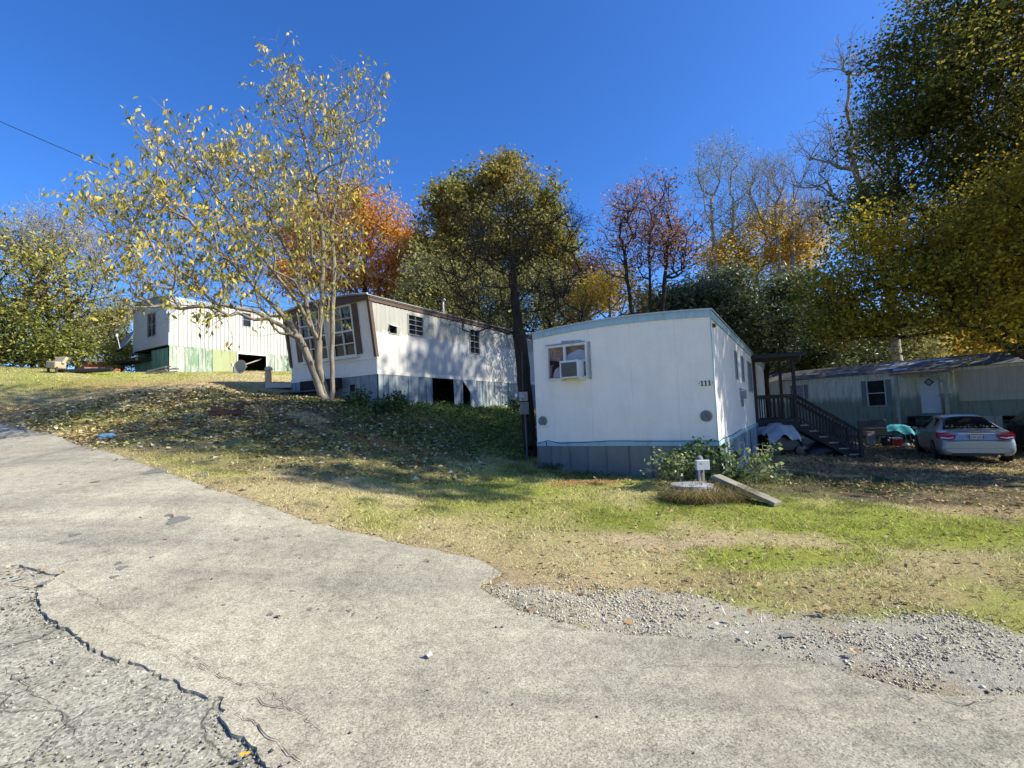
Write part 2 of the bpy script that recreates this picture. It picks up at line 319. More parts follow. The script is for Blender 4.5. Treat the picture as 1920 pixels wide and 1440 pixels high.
old=tag(sheet(oldpoly,-.007,.05,'worn_road_base',M_OLD,.06,9,.03),kind='structure')
# cracks: dark jagged gaps in the asphalt
mb=MB()
def crack(px,wid,seed,lift=.0205):
    P=jag(gps(px)[:,:2],.012,.035,seed); r=np.random.default_rng(seed+50); w0=wid*.45*(.15+1.2*r.random(len(P)))*np.minimum(1,np.minimum(np.arange(len(P)),np.arange(len(P))[::-1])/6+.15)
    for i in range(len(P)-1):
        d=P[i+1]-P[i]; n=np.array([-d[1],d[0]])/(np.linalg.norm(d)+1e-9)
        q=[P[i]+n*w0[i]/2,P[i]-n*w0[i]/2,P[i+1]-n*w0[i+1]/2,P[i+1]+n*w0[i+1]/2]
        mb.add([(a[0],a[1],gzf(*a)+lift) for a in q],[(0,1,2,3)])
crack([(110,1090),(150,1110),(215,1150),(265,1185),(330,1215),(400,1262),(440,1285),(520,1290),(600,1300)],.008,1)
crack([(345,1240),(400,1268),(440,1284),(500,1300),(560,1345),(640,1395)],.009,2)
crack([(420,1312),(470,1320),(540,1335),(610,1340)],.010,3)
crack([(430,1330),(470,1362),(520,1395),(560,1432),(580,1460)],.014,4)
crack([(160,1170),(200,1190),(260,1210),(330,1232),(360,1262)],.006,5)
crack([(905,1105),(950,1135),(1010,1162),(1060,1185),(1120,1188)],.010,6)
crack([(1120,1250),(1200,1252),(1300,1254),(1400,1252),(1520,1256)],.007,7)
crack([(1480,1238),(1560,1256),(1640,1285),(1720,1318),(1790,1345)],.009,8)
crack([(900,1062),(925,1058),(930,1090),(908,1088)],.010,9)
crack([(1740,1303),(1800,1330),(1850,1318),(1920,1326)],.012,10)
crack([(0,1250),(60,1290),(120,1340),(150,1400)],.010,11,-.0)
mc,nt,bs=newmat('crack_dark'); bs.inputs['Base Color'].default_value=(.085,.078,.065,1); bs.inputs['Roughness'].default_value=1
tag(obj('road_cracks',mb,mc),kind='structure')
# dark patches on the road
mstain=pm('tar_spot',(.17,.16,.135),.7,.2,20)
mb=MB()
def blob(u,v,rx,ry,seed,zo=.0165):
    p=gp(u,v); r=np.random.default_rng(seed); n=22; a=np.linspace(0,2*np.pi,n,endpoint=False); k=1+.18*np.sin(a*3+seed)+.1*r.normal(size=n)
    xs=p[0]+np.cos(a)*rx*k; ys=p[1]+np.sin(a)*ry*k; zs=gz(xs,ys)+zo
    mb.add([(p[0],p[1],gzf(p[0],p[1])+zo)]+list(zip(xs,ys,zs)),[(0,1+i,1+(i+1)%n) for i in range(n)])
for i,(u,v,rx,ry) in enumerate([(332,977,.10,.13),(292,885,.16,.2),(318,968,.05,.04),(378,893,.1,.12),(229,1068,.035,.05),(213,1085,.03,.03),(222,1059,.025,.03),(385,890,.08,.05),(500,1012,.03,.03),(560,1007,.03,.03),(800,1055,.03,.03),(655,1148,.02,.02),(140,1005,.05,.04),(118,1020,.04,.03),(80,1098,.03,.03),(180,905,.06,.06),(240,862,.1,.06),(445,1014,.03,.03),(620,1149,.015,.015),(455,920,.04,.04),(410,905,.05,.04),(507,1155,.02,.025),(1480,1195,.05,.03)]): blob(u,v,rx,ry,i)
for i in range(10):
    u=rng.uniform(20,900); v=rng.uniform(900,1160)
    if v>760+u*.33+90: blob(u,v,rng.uniform(.008,.03),rng.uniform(.008,.03),100+i)
tag(obj('tar_spots',mb,mstain),kind='structure')
# ---------------------------------------------------------------- scatter helpers
def islandmat(name,stops,trans=.3,rough=.75,clump=None,cscale=.5,spec=.25):
    m,nt,bs=newmat(name); g=N(nt,'ShaderNodeNewGeometry'); c=ramp(nt,g.outputs['Random Per Island'],stops)
    if clump:
        f=ramp(nt,noise(nt,coords(nt),cscale,3,.6),[(.47,G(0)),(.62,G(clump[1]))]); c=mixc(nt,f,c,clump[0])
    bs.inputs['Roughness'].default_value=rough; bs.inputs['Specular IOR Level'].default_value=spec
    nt.links.new(c,bs.inputs['Base Color'])
    if trans:
        t=N(nt,'ShaderNodeBsdfTranslucent'); nt.links.new(c,t.inputs[0]); mx=N(nt,'ShaderNodeMixShader'); mx.inputs[0].default_value=trans
        out=[n for n in nt.nodes if n.type=='OUTPUT_MATERIAL'][0]; nt.links.new(bs.outputs[0],mx.inputs[1]); nt.links.new(t.outputs[0],mx.inputs[2]); nt.links.new(mx.outputs[0],out.inputs[0])
    return m
def attrmat(name,trans=.25):
    m,nt,bs=newmat(name); g=N(nt,'ShaderNodeAttribute',attribute_name='tint'); bs.inputs['Roughness'].default_value=.8; bs.inputs['Specular IOR Level'].default_value=.2
    nt.links.new(g.outputs['Color'],bs.inputs['Base Color']); t=N(nt,'ShaderNodeBsdfTranslucent'); nt.links.new(g.outputs['Color'],t.inputs[0]); mx=N(nt,'ShaderNodeMixShader'); mx.inputs[0].default_value=trans
    out=[n for n in nt.nodes if n.type=='OUTPUT_MATERIAL'][0]; nt.links.new(bs.outputs[0],mx.inputs[1]); nt.links.new(t.outputs[0],mx.inputs[2]); nt.links.new(mx.outputs[0],out.inputs[0]); return m
M_BLADE=attrmat('grass_blades')
def groundz(x,y):
    nm=np.clip(1-np.hypot(x,y-4)/40,0,1); return gz(x,y)+nm*(fbm(x,y,1.3,21)-.5)*.07+nm*(vnoise(x,y,6,31)-.5)*.016
GRAVP=[tuple(p) for p in GRAVPOLY]
def scatter_grass(name,n,box,hrange,wid,seed,dens=None):
    r=np.random.default_rng(seed); x=r.uniform(box[0],box[1],n); y=r.uniform(box[2],box[3],n)
    # keep what the camera frustum (with a margin) could see
    k=(y>1)&(np.abs(x)<y*1.25+1.5)&~insideroad(x,y)&~inpoly(x,y,[tuple(p) for p in oldpoly]); x=x[k]; y=y[k]
    cl=fbm(x,y,2.6,77); k=r.random(len(x))<np.clip((cl-.25)*3,.12,1); x=x[k]; y=y[k]
    g=inpoly(x,y,GRAVP); k=~g|(r.random(len(x))<.10); x=x[k]; y=y[k]
    c=zone(x,y); gr=(c[:,1]/(c[:,0]+1e-6)); 
    # bare dirt gets few blades
    bare=(c[:,0]>.30)&(gr<.78)|((gr<.62)); k=~bare|(r.random(len(x))<.25); x=x[k];y=y[k];c=c[k];gr=gr[k]
    z=groundz(x,y); n=len(x); h=r.uniform(*hrange,n)*(.7+.6*np.clip(gr-.6,0,1)); a=r.uniform(0,2*np.pi,n); w_=wid*r.uniform(.6,1.4,n); h*=(.55+1.1*np.clip(fbm(x,y,4.5,55)*2-.5,0,1))
    lean=r.normal(0,.9,(n,2))*h[:,None]
    B=np.stack([x,y,z-.004],1); dx=np.stack([np.cos(a)*w_,np.sin(a)*w_,np.zeros(n)],1); T=B+np.stack([lean[:,0],lean[:,1],h],1)
    V=np.stack([B-dx,B+dx,T],1).reshape(-1,3); cc=c*r.uniform(.5,2.0,(n,1)); mixd=r.random((n,1))<.25; cc=np.where(mixd,np.array((.40,.33,.19))*r.uniform(.6,1.2,(n,1)),cc)
    cc=np.clip(cc,0,.7); return npmesh(name,V,np.arange(3*n).reshape(-1,3),M_BLADE,col=np.repeat(cc,3,0))
g1=scatter_grass('grass',260000,(-9,11,3.3,9.5),(.015,.055),.0045,1); tag(g1,'short dry and green lawn grass between the road and the homes','grass',kind='stuff')
g2=scatter_grass('grass',200000,(-24,16,8.5,25),(.025,.075),.009,2); tag(g2,'thin grass higher up the bank under the fallen leaves','grass',kind='stuff')
# fallen leaves
def leafquads(P,Nn,size,r,fold=.25,asp=.5):
    """folded two-quad leaves lying/hanging; P centres, Nn long-axis dirs"""
    n=len(P); L=Nn/np.linalg.norm(Nn,axis=1,keepdims=True); t=r.normal(size=(n,3)); S=np.cross(L,t); S/=np.linalg.norm(S,axis=1,keepdims=True)+1e-9; U=np.cross(S,L)
    s=size[:,None]; a=P; tip=P+L*s; mid=P+L*s*.45; w_=s*asp*.5
    V=np.stack([a,mid+S*w_+U*w_*fold,tip,mid-S*w_+U*w_*fold],1).reshape(-1,3); i=np.arange(n)[:,None]*4
    F=np.concatenate([i+np.array([[0,1,2]]),i+np.array([[0,2,3]])],1).reshape(-1,3); return V,F
def litter(name,n,region,size,mat,seed,wfun=None,label=''):
    r=np.random.default_rng(seed); x=r.uniform(region[0],region[1],n); y=r.uniform(region[2],region[3],n); k=(np.abs(x)<y*1.3+1)
    if wfun is not None: k&=r.random(n)<wfun(x,y)
    x=x[k];y=y[k]; k=~insideroad(x,y)|(r.random(len(x))<.02); x=x[k];y=y[k]
    n=len(x); z=groundz(x,y)+r.uniform(.01,.05,n); a=r.uniform(0,2*np.pi,n)
    d=np.stack([np.cos(a),np.sin(a),r.normal(0,.22,n)],1); L=d/np.linalg.norm(d,axis=1,keepdims=True)
    S=np.stack([-np.sin(a),np.cos(a),r.normal(0,.35,n)],1); s=r.uniform(*size,n)[:,None]; P=np.stack([x,y,z],1); U=np.array([[0,0,1.]]); cu=r.uniform(-.1,.3,(n,1))
    V=np.stack([P,P+L*s*.45+S*s*.3+U*s*cu,P+L*s,P+L*s*.45-S*s*.3+U*s*cu],1).reshape(-1,3); i=np.arange(n)[:,None]*4
    F=np.concatenate([i+np.array([[0,1,2]]),i+np.array([[0,2,3]])],1).reshape(-1,3); o=npmesh(name,V,F,mat); return tag(o,label,'leaves',kind='stuff')
M_LIT=islandmat('fallen_leaf_yellow',[(0,(.13,.09,.04)),(.2,(.30,.21,.09)),(.42,(.48,.40,.16)),(.7,(.60,.53,.28)),(.88,(.60,.55,.42)),(.95,(.26,.16,.07)),(1,(.72,.58,.14))],.1,.7,spec=.15)
M_LITB=islandmat('fallen_leaf_brown',[(0,(.13,.08,.04)),(.4,(.28,.19,.10)),(.7,(.40,.30,.18)),(.93,(.42,.26,.09)),(1,(.36,.19,.08))],.1,.7,spec=.15)
def blobw(cs):
    C=gps([(c[0],c[1]) for c in cs])
    def f(x,y):
        o=np.zeros(len(x))
        for c,p in zip(cs,C): o=np.maximum(o,c[4]*np.clip(1.4-((x-p[0])/c[2])**2-((y-p[1])/c[3])**2,0,1))
        return o*np.clip(fbm(x,y,1.5,8)*2.2-.35,.05,1)
    return f
litter('leaf_litter',120000,(-22,4,6.5,21),(.05,.145),M_LIT,3,blobw([(330,770,6,3,1),(560,790,4,2.5,.8),(150,770,5,2,.6),(650,850,3,2,.25),(700,800,3,2,.35),(450,735,5,1,.15)]),'pale yellow fallen leaves strewn over the bank below the small tree')
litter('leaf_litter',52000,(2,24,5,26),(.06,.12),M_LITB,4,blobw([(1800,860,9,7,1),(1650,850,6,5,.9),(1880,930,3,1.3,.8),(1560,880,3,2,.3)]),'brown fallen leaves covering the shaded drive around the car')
litter('leaf_litter',3500,(-5,9,3.6,10),(.03,.07),M_LITB,5,None,'scattered small brown and orange leaves on the lawn')
# gravel and road grit
def stones(name,n,region,size,mat,seed,keep,label,zf=None):
    r=np.random.default_rng(seed); x=r.uniform(region[0],region[1],n); y=r.uniform(region[2],region[3],n); k=keep(x,y,r); x=x[k];y=y[k]; n=len(x)
    base=np.array([(1,0,0),(-1,0,0),(0,1,0),(0,-1,0),(0,0,.7),(0,0,-.7)],float); s=r.uniform(*size,n)*(r.random(n)**1.5*.8+.5)
    V=base[None]*(s[:,None,None]*r.uniform(.55,1.3,(n,6,1))); a=r.uniform(0,2*np.pi,n); ca,sa=np.cos(a)[:,None],np.sin(a)[:,None]; b=r.uniform(-.6,.6,n)[:,None]
    Vx=V[...,0]*ca-V[...,1]*sa; Vy=V[...,0]*sa+V[...,1]*ca; Vz=V[...,2]+Vx*np.sin(b)
    z=(zf or groundz)(x,y)+s*.35; V=np.stack([Vx+x[:,None],Vy+y[:,None],Vz+z[:,None]],-1).reshape(-1,3)
    T=np.array([(0,2,4),(2,1,4),(1,3,4),(3,0,4),(2,0,5),(1,2,5),(3,1,5),(0,3,5)]); F=(np.arange(n)[:,None,None]*6+T[None]).reshape(-1,3)
    return tag(npmesh(name,V,F,mat),label,'gravel',kind='stuff')
M_STONE=islandmat('gravel_stone',[(0,(.20,.17,.12)),(.35,(.38,.335,.25)),(.75,(.54,.48,.37)),(1,(.74,.68,.55))],0,.85)
def kg(x,y,r):
    g=inpoly(x,y,GRAVP)|(distpoly(x,y,GRAVP)<.32*fbm(x,y,3,15)**2*(r.random(len(x))>.5)*2)&~insideroad(x,y)|(distpoly(x,y,[tuple(p) for p in edge])<.10)&(x>-.4)&(r.random(len(x))<.12); d=fbm(x,y,2.2,5); f=fbm(x,y,1.6,61); e=distpoly(x,y,[tuple(p) for p in edge]); right=np.clip((x-.6)/2.2,0,1)
    return (g&(r.random(len(x))<np.clip((f-.45)*5+right*.35+np.clip(.22-e,0,1)*2,.06,1)))
stones('gravel',60000,(-.6,5.5,2.3,4.9),(.004,.012),M_STONE,6,kg,'loose grey gravel along the broken edge of the road')
M_GRIT=islandmat('asphalt_grit',[(0,(.06,.055,.045)),(.4,(.18,.17,.14)),(.8,(.32,.30,.25)),(1,(.5,.47,.40))],0,.9)
stones('road_grit',14000,(-4.5,0,1.2,4.6),(.003,.012),M_GRIT,7,lambda x,y,r:inpoly(x,y,[tuple(p) for p in oldpoly])&~insideroad(x,y)&(fbm(x,y,2,3)>.42),'loose pale grit on the broken lower layer of the road',lambda x,y:gz(x,y)-.006)
_bl=np.concatenate([brkJ+np.random.default_rng(k).normal(0,.022+.012*k,brkJ.shape) for k in range(9)]); _bl=_bl[(_bl[:,1]>.8)&(_bl[:,1]<6)]
def onpts(name,P2_,size,mat,seed,label,zo):
    n=len(P2_); it=iter([0]); r0=np.random.default_rng(seed)
    class F_: 
        pass
    return stones(name,n,(0,1,0,1),size,mat,seed,lambda x,y,r:(x.__setitem__(slice(None),P2_[:,0]),y.__setitem__(slice(None),P2_[:,1]),np.ones(n,bool))[2],label,lambda x,y:gz(x,y)+zo)
onpts('road_grit',_bl,(.003,.012),M_GRIT,17,'crumbled asphalt bits along the broken edge at lower left',-.008)
_el=edgeJ[(edgeJ[:,1]<9)&(edgeJ[:,0]>-6)&(edgeJ[:,0]<4.6)]; _el=np.concatenate([_el+np.random.default_rng(30+k).normal(0,.05,_el.shape) for k in range(10)])
onpts('road_grit',_el,(.004,.012),M_GRIT,18,'small crumbs of asphalt and stone along the far edge of the road',.004)
M_BLK=pm('black_pebble',G(.05),.8,.3)
stones('road_grit',150,(-3,4.5,1.6,6),(.004,.013),M_BLK,8,lambda x,y,r:insideroad(x,y),'tiny dark pebbles scattered on the asphalt',lambda x,y:gz(x,y)+.014)
# ground cover between the homes
M_IVY=islandmat('ground_cover_leaf',[(0,(.04,.075,.02)),(.5,(.10,.17,.035)),(.85,(.22,.31,.06)),(1,(.36,.40,.10))],.35)
def cover(n,region,wf,seed,h,size):
    r=np.random.default_rng(seed); x=r.uniform(region[0],region[1],n); y=r.uniform(region[2],region[3],n); k=r.random(n)<wf(x,y); x=x[k];y=y[k]; n=len(x)
    z=groundz(x,y)+r.uniform(.02,1,n)*h*(.4+fbm(x,y,1.2,41)); P=np.stack([x,y,z],1); d=np.stack([r.normal(size=n),r.normal(size=n),r.normal(0,.5,n)],1)
    return leafquads(P,d,r.uniform(*size,n),r)
V,F=cover(22000,(-7,1.5,9.5,21),blobw([(830,790,3.2,3.0,1),(930,775,2.5,4,1),(700,770,2.5,.6,.7),(900,760,2.5,1.5,1)]),9,.13,(.06,.13))
tag(npmesh('ground_cover',V,F,M_IVY),'low dark green creeping plants on the bank between the two middle homes','ground cover',kind='stuff')
# ------------------------------------------------------------------ the four mobile homes
ANG=R(59.3)
def wallmap(kind,off):   # returns f(a,h,o)-> local xyz ; side: y=off, outward -y ; end: x=off, outward -x
    if kind=='side': return lambda a,h,o=0:(a,off-o,h)
    if kind=='back': return lambda a,h,o=0:(a,off+o,h)
    if kind=='far': return lambda a,h,o=0:(off+o,a,h)
    return lambda a,h,o=0:(off-o,a,h)
def ribwall(mp,a0,a1,z0,z1,holes=(),prof=None,pitch=.2,ztop=None,flip=False,seed=0):
    prof=prof or [(0,0),(.12,.012),(.45,.012),(.57,0)]
    xs=[]; k=math.floor(a0/pitch)
    while k*pitch<a1+pitch:
        for t,o in prof: xs.append((k*pitch+t*pitch,o))
        k+=1
    def off(a):
        for i in range(len(xs)-1):
            if xs[i][0]<=a<=xs[i+1][0]:
                d=xs[i+1][0]-xs[i][0]; t=0 if d<1e-9 else (a-xs[i][0])/d; return xs[i][1]*(1-t)+xs[i+1][1]*t
        return 0
    bp=sorted(set([round(a0,5),round(a1,5)]+[round(x,5) for x,_ in xs if a0<x<a1]+[round(h[j],5) for h in holes for j in(0,1) if a0<h[j]<a1]))
    zt=ztop or (lambda a:z1); mb=MB()
    for i in range(len(bp)-1):
        p,q=bp[i],bp[i+1]; mid=(p+q)/2; segs=[(z0,None)]
        hs=sorted([(h[2],h[3]) for h in holes if h[0]<mid<h[1]]); cur=z0; segs=[]
        for lo,hi in hs: segs.append((cur,lo)); cur=hi
        segs.append((cur,None)); op,oq=off(p),off(q)
        for lo,hi in segs:
            h1=zt(p) if hi is None else hi; h2=zt(q) if hi is None else hi
            vs=[mp(p,lo,op),mp(q,lo,oq),mp(q,h2,oq),mp(p,h1,op)]; mb.add(vs,[(0,1,2,3)] if not flip else [(3,2,1,0)])
    return mb
def weather(name,base,stain,under=None,zc=0,streak=.5,rough=.55,low=None,amt=.7):
    m,nt,bs=newmat(name); bs.inputs['Roughness'].default_value=rough
    v=coords(nt); vs_=coords(nt,(5,5,.5)); n=noise(nt,v,2.2,6,.65); s=noise(nt,vs_,1.6,5,.7)
    c=ramp(nt,n,[(.3,tuple(x*.93 for x in base)),(.7,tuple(min(x*1.04,.95) for x in base))])
    f=ramp(nt,s,[(.48,G(0)),(.75,G(streak))]); c=mixc(nt,f,c,stain)
    if under:   # lower part repainted: irregular edge following z
        tc=N(nt,'ShaderNodeTexCoord'); sp=N(nt,'ShaderNodeSeparateXYZ'); nt.links.new(tc.outputs['Object'],sp.inputs[0])
        e=mathn(nt,'ADD',sp.outputs['Z'],mathn(nt,'MULTIPLY',noise(nt,coords(nt,(1.2,1.2,.4)),3.2,5,.7),-.9)); e=mathn(nt,'ADD',e,mathn(nt,'MULTIPLY',sp.outputs['X'],-.03))
        f=ramp(nt,mathn(nt,'SUBTRACT',e,zc),[(0,G(0)),(.03,G(1))]); old=mixc(nt,ramp(nt,s,[(.35,G(0)),(.7,G(.9))]),under[0],under[1]); c=mixc(nt,f,c,old)
    if low:
        tc=N(nt,'ShaderNodeTexCoord'); sp=N(nt,'ShaderNodeSeparateXYZ'); nt.links.new(tc.outputs['Object'],sp.inputs[0])
        e=mathn(nt,'ADD',sp.outputs['Z'],mathn(nt,'MULTIPLY',noise(nt,vs_,2,4,.7),-.8)); f=ramp(nt,mathn(nt,'SUBTRACT',e,low[1]),[(0,G(amt)),(.35,G(0))]); c=mixc(nt,f,c,low[0])
    nt.links.new(c,bs.inputs['Base Color']); bumpn(nt,n,.15,.01,bs); return m
WHITE=(.76,.77,.77)
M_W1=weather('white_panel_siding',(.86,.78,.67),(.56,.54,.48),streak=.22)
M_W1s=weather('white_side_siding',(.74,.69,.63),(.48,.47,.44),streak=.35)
M_BLUE=weather('pale_blue_trim',(.33,.49,.55),(.24,.27,.26),streak=.6)
M_BROOF=pm('roof_metal_grey',(.42,.45,.47),.5,.15,5,stain=(.2,.2,.2))
M_SKG=pm('grey_metal_skirting',(.15,.16,.155),.45,.2,3,metal=.2,bump=.3,bscale=5,stain=(.14,.16,.17),stain_amt=.7)
M_BROWN=pm('brown_trim',(.085,.05,.035),.65,.2)
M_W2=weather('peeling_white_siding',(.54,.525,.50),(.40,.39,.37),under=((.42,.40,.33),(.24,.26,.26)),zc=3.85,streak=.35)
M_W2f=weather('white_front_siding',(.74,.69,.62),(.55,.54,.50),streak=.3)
M_SK2=None
M_W3=weather('cream_metal_siding',(.50,.49,.44),(.38,.37,.32),streak=.4)
M_W3e=weather('end_wall_grey_white',(.40,.42,.43),(.26,.29,.29),streak=.6)
def panelmat(name,stops,peel,rough=.6,amt=.8,lo=.5):
    m,nt,bs=newmat(name); bs.inputs['Roughness'].default_value=rough; g=N(nt,'ShaderNodeNewGeometry'); c=ramp(nt,g.outputs['Random Per Island'],stops)
    f=ramp(nt,noise(nt,coords(nt,(2.2,2.2,.8)),2.4,6,.75,.5),[(lo,G(0)),(lo+.12,G(amt))]); c=mixc(nt,f,c,peel); st=noise(nt,coords(nt,(7,7,.5)),1.5,4,.7); c=mixc(nt,1.,c,ramp(nt,st,[(.3,G(.6)),(.6,G(1.05))]),'MULTIPLY')
    nt.links.new(c,bs.inputs['Base Color']); bumpn(nt,st,.4,.02,bs); return m
M_SK3=panelmat('green_peeling_skirting',[(0,(.15,.26,.15)),(.3,(.26,.34,.24)),(.6,(.36,.42,.34)),(.8,(.22,.30,.20)),(1,(.45,.48,.42))],(.62,.62,.57))
M_SK3b=weather('lime_skirting',(.33,.36,.18),(.27,.31,.18),streak=.4,rough=.6)
M_SK3d=weather('dark_green_skirting',(.08,.19,.14),(.30,.38,.36),streak=.7,rough=.6)
M_W4=weather('mildewed_siding',(.86,.82,.68),(.25,.27,.18),streak=.95,low=((.12,.16,.10),1.1),rough=.7)
M_W4g=weather('green_mildew_band',(.34,.37,.27),(.15,.18,.12),streak=.9,rough=.8)
M_W4b=weather('beige_board_panel',(.60,.57,.46),(.28,.27,.20),streak=.5,rough=.8)
M_R4=pm('patched_roof',(.05,.055,.06),.75,.5,2,stain=(.24,.22,.19),stain_amt=.9)
M_SHUT=weather('grey_green_shutter',(.20,.25,.22),(.12,.15,.12),streak=.6)
M_FRW=weather('white_window_frame',(.72,.70,.66),(.40,.34,.28),streak=.5)
M_FRG=pm('grey_window_frame',(.27,.28,.27),.5,.2)
M_DOOR=weather('white_door_paint',(.74,.76,.80),(.6,.6,.6),streak=.2)
M_CURT=pm('dingy_curtain',(.24,.14,.09),.9,.5,7,stain=(.42,.37,.33),stain_amt=1)
M_PAPER=pm('pale_cardboard',(.36,.35,.37),.8,.12,5)
M_WOODD=pm('dark_weathered_wood',(.035,.027,.022),.85,.35,4,sscale=(1,1,.3))
M_WOODG=pm('grey_weathered_wood',(.36,.33,.27),.9,.3,5,sscale=(.4,1,1),bump=.3,bscale=20)
M_GALV=pm('galvanised_metal',(.45,.46,.47),.4,.15,8,metal=.6)
M_CABLE=pm('black_cable',G(.02),.6,.1)
M_SK2=panelmat('blue_grey_skirting',[(0,(.17,.235,.28)),(.4,(.24,.30,.34)),(.7,(.33,.38,.40)),(1,(.44,.47,.47))],(.52,.54,.53),.5,.6,.52)
def home(label,P,z0,rz,zg): 
    e=empty('mobile_home',(P[0],P[1],zg),rz,label,'mobile home','mobile homes in the park'); e['zg']=zg; return e
def part(name,mb,mat,h,**k): return obj(name,mb,mat,h,loc=(0,0,-h['zg']),**k)
def sub(name,mb,mat,p,**k): return obj(name,mb,mat,p,**k)
def window(h,mp,a0,a1,z0,z1,fmat,nx=2,nz=2,fw=.04,o=.025,glass=None,mw=.018,gdep=-.03,label=None,sill=False,skip=None):
    mb=MB()
    def bx(p,q,lo,hi,o0,o1):
        A=Vector(mp(p,lo,o0));B=Vector(mp(q,hi,o1))
        vs=[mp(a,z,oo) for a in(p,q) for oo in(o0,o1) for z in(lo,hi)]
        mb.add(vs,[(0,1,3,2),(4,6,7,5),(0,4,5,1),(2,3,7,6),(0,2,6,4),(1,5,7,3)])
    bx(a0-fw/2,a0+fw/2,z0-fw/2,z1+fw/2,-.05,o); bx(a1-fw/2,a1+fw/2,z0-fw/2,z1+fw/2,-.05,o)
    bx(a0+fw/2,a1-fw/2,z0-fw/2,z0+fw/2,-.05,o+.003); bx(a0+fw/2,a1-fw/2,z1-fw/2,z1+fw/2,-.05,o+.003)
    for i in range(1,nx): x=a0+(a1-a0)*i/nx; bx(x-mw/2,x+mw/2,z0+fw/2,z1-fw/2,-.035,o-.012)
    for i in range(1,nz): z=z0+(z1-z0)*i/nz; w_=mw*(2 if (nz>2 and i==nz//2) else 1); bx(a0+fw/2,a1-fw/2,z-w_/2,z+w_/2,-.033,o-.009)
    if sill: bx(a0-.08,a1+.08,z0-.08,z0-fw/2,-.02,.10)
    f=part('window',mb,fmat,h); 
    if label: f['label']=label
    g=MB(); g.quad(mp(a0,z0,gdep),mp(a1,z0,gdep),mp(a1,z1,gdep),mp(a0,z1,gdep)); sub('pane',g,glass or MAT['glass'],f)
    return f
def skirt(h,mp,a0,a1,ztop,pitch,seed,skip=(),zb=None,jit=.012,gap=.008,mats=None):
    """upright sheets reaching the ground; returns MB; skip: list of (a0,a1)"""
    r=np.random.default_rng(seed); mb=MB(); a=a0; M_=Matrix.Translation(h.location)@Matrix.Rotation(h.rotation_euler.z,4,'Z')
    while a<a1-1e-3:
        b=min(a+pitch*r.uniform(.85,1.15),a1); 
        if a1-b<pitch*.4:b=a1
        for s in skip:
            if a<s[0]<b:b=s[0]
        if not any(s[0]-1e-4<=a<s[1]-1e-4 for s in skip):
            o1,o2=r.uniform(0,jit,2); bt=r.normal(0,jit*.8,2)
            def zgnd(x):
                wx=M_@Vector((*mp(x,0,0)[:2],0)); return gzf(wx.x,wx.y)-.08
            g1,g2=zgnd(a+gap),zgnd(b-gap)
            vs=[mp(a+gap,g1,o1+bt[0]),mp(b-gap,g2,o2+bt[1]),mp(b-gap,ztop,o2),mp(a+gap,ztop,o1)]
            m_=(a+b)/2; vs2=[mp(m_-.012,(g1+g2)/2,o1+.012),mp(m_+.012,(g1+g2)/2,o1+.012),mp(m_+.012,ztop,o1+.010),mp(m_-.012,ztop,o1+.010)]
            mb.add(vs,[(0,1,2,3)])
            if r.random()<.6: mb.add(vs2,[(0,1,2,3)])
            # folded seam
            vs3=[mp(b-gap-.012,g2,o2+.02),mp(b-gap+.004,g2,o2+.02),mp(b-gap+.004,ztop,o2+.02),mp(b-gap-.012,ztop,o2+.02)]; mb.add(vs3,[(0,1,2,3)])
            mb.add([vs3[0],vs3[3],mp(b-gap-.012,ztop,o2),mp(b-gap-.012,g2,o2)],[(0,1,2,3)])
            a=b
        else: a=[s[1] for s in skip if s[0]-1e-4<=a<s[1]-1e-4][0]
    return mb
def bowroof(L,W,zt,rise,ox0=.06,ox1=.06,oy=.05,thick=.03,n=14,seams=True):
    mb=MB(); ys=[-oy+(W+2*oy)*i/n for i in range(n+1)]; zz=[zt+rise*(1-((2*y-W)/(W))**2) for y in ys]
    nx=max(2,int(L/.8)); xs=[-ox0+(L+ox0+ox1)*i/nx for i in range(nx+1)]
    vs=[(x,y,z) for x in xs for y,z in zip(ys,zz)]; m=n+1
    fs=[(i*m+j,(i+1)*m+j,(i+1)*m+j+1,i*m+j+1) for i in range(nx) for j in range(n)]; mb.add(vs,fs)
    for (x) in (xs[0],xs[-1]):
        mb.add([(x,y,z) for y,z in zip(ys,zz)]+[(x,y,z-thick) for y,z in zip(ys,zz)],[(j,j+1,m+j+1,m+j) for j in range(n)])
    for k in(0,n): mb.add([(xs[0],ys[k],zz[k]),(xs[-1],ys[k],zz[k]),(xs[-1],ys[k],zz[k]-thick),(xs[0],ys[k],zz[k]-thick)],[(0,1,2,3)])
    if seams:
        for x in xs[1:-1]:
            for j in range(n): mb.bar((x,ys[j],zz[j]+.008),(x,ys[j+1],zz[j+1]+.008),.03,.016)
    return mb
def arcstrip(W,zlo,ztop,x,t,n=14,y0=0):
    mb=MB(); ys=[y0+W*i/n for i in range(n+1)]
    vs=[];fs=[]
    for y in ys:
        for xx in (x,x-t): vs+=[(xx,y,zlo(y)),(xx,y,ztop(y))]
    for i in range(n):
        a=i*4;b=a+4; fs+=[(a+2,a+3,b+3,b+2),(a,b,b+1,a+1),(a+1,b+1,b+3,a+3),(a,a+2,b+2,b)]
    fs+=[(0,1,3,2),(n*4,n*4+2,n*4+3,n*4+1)]
    return mb.add(vs,fs)
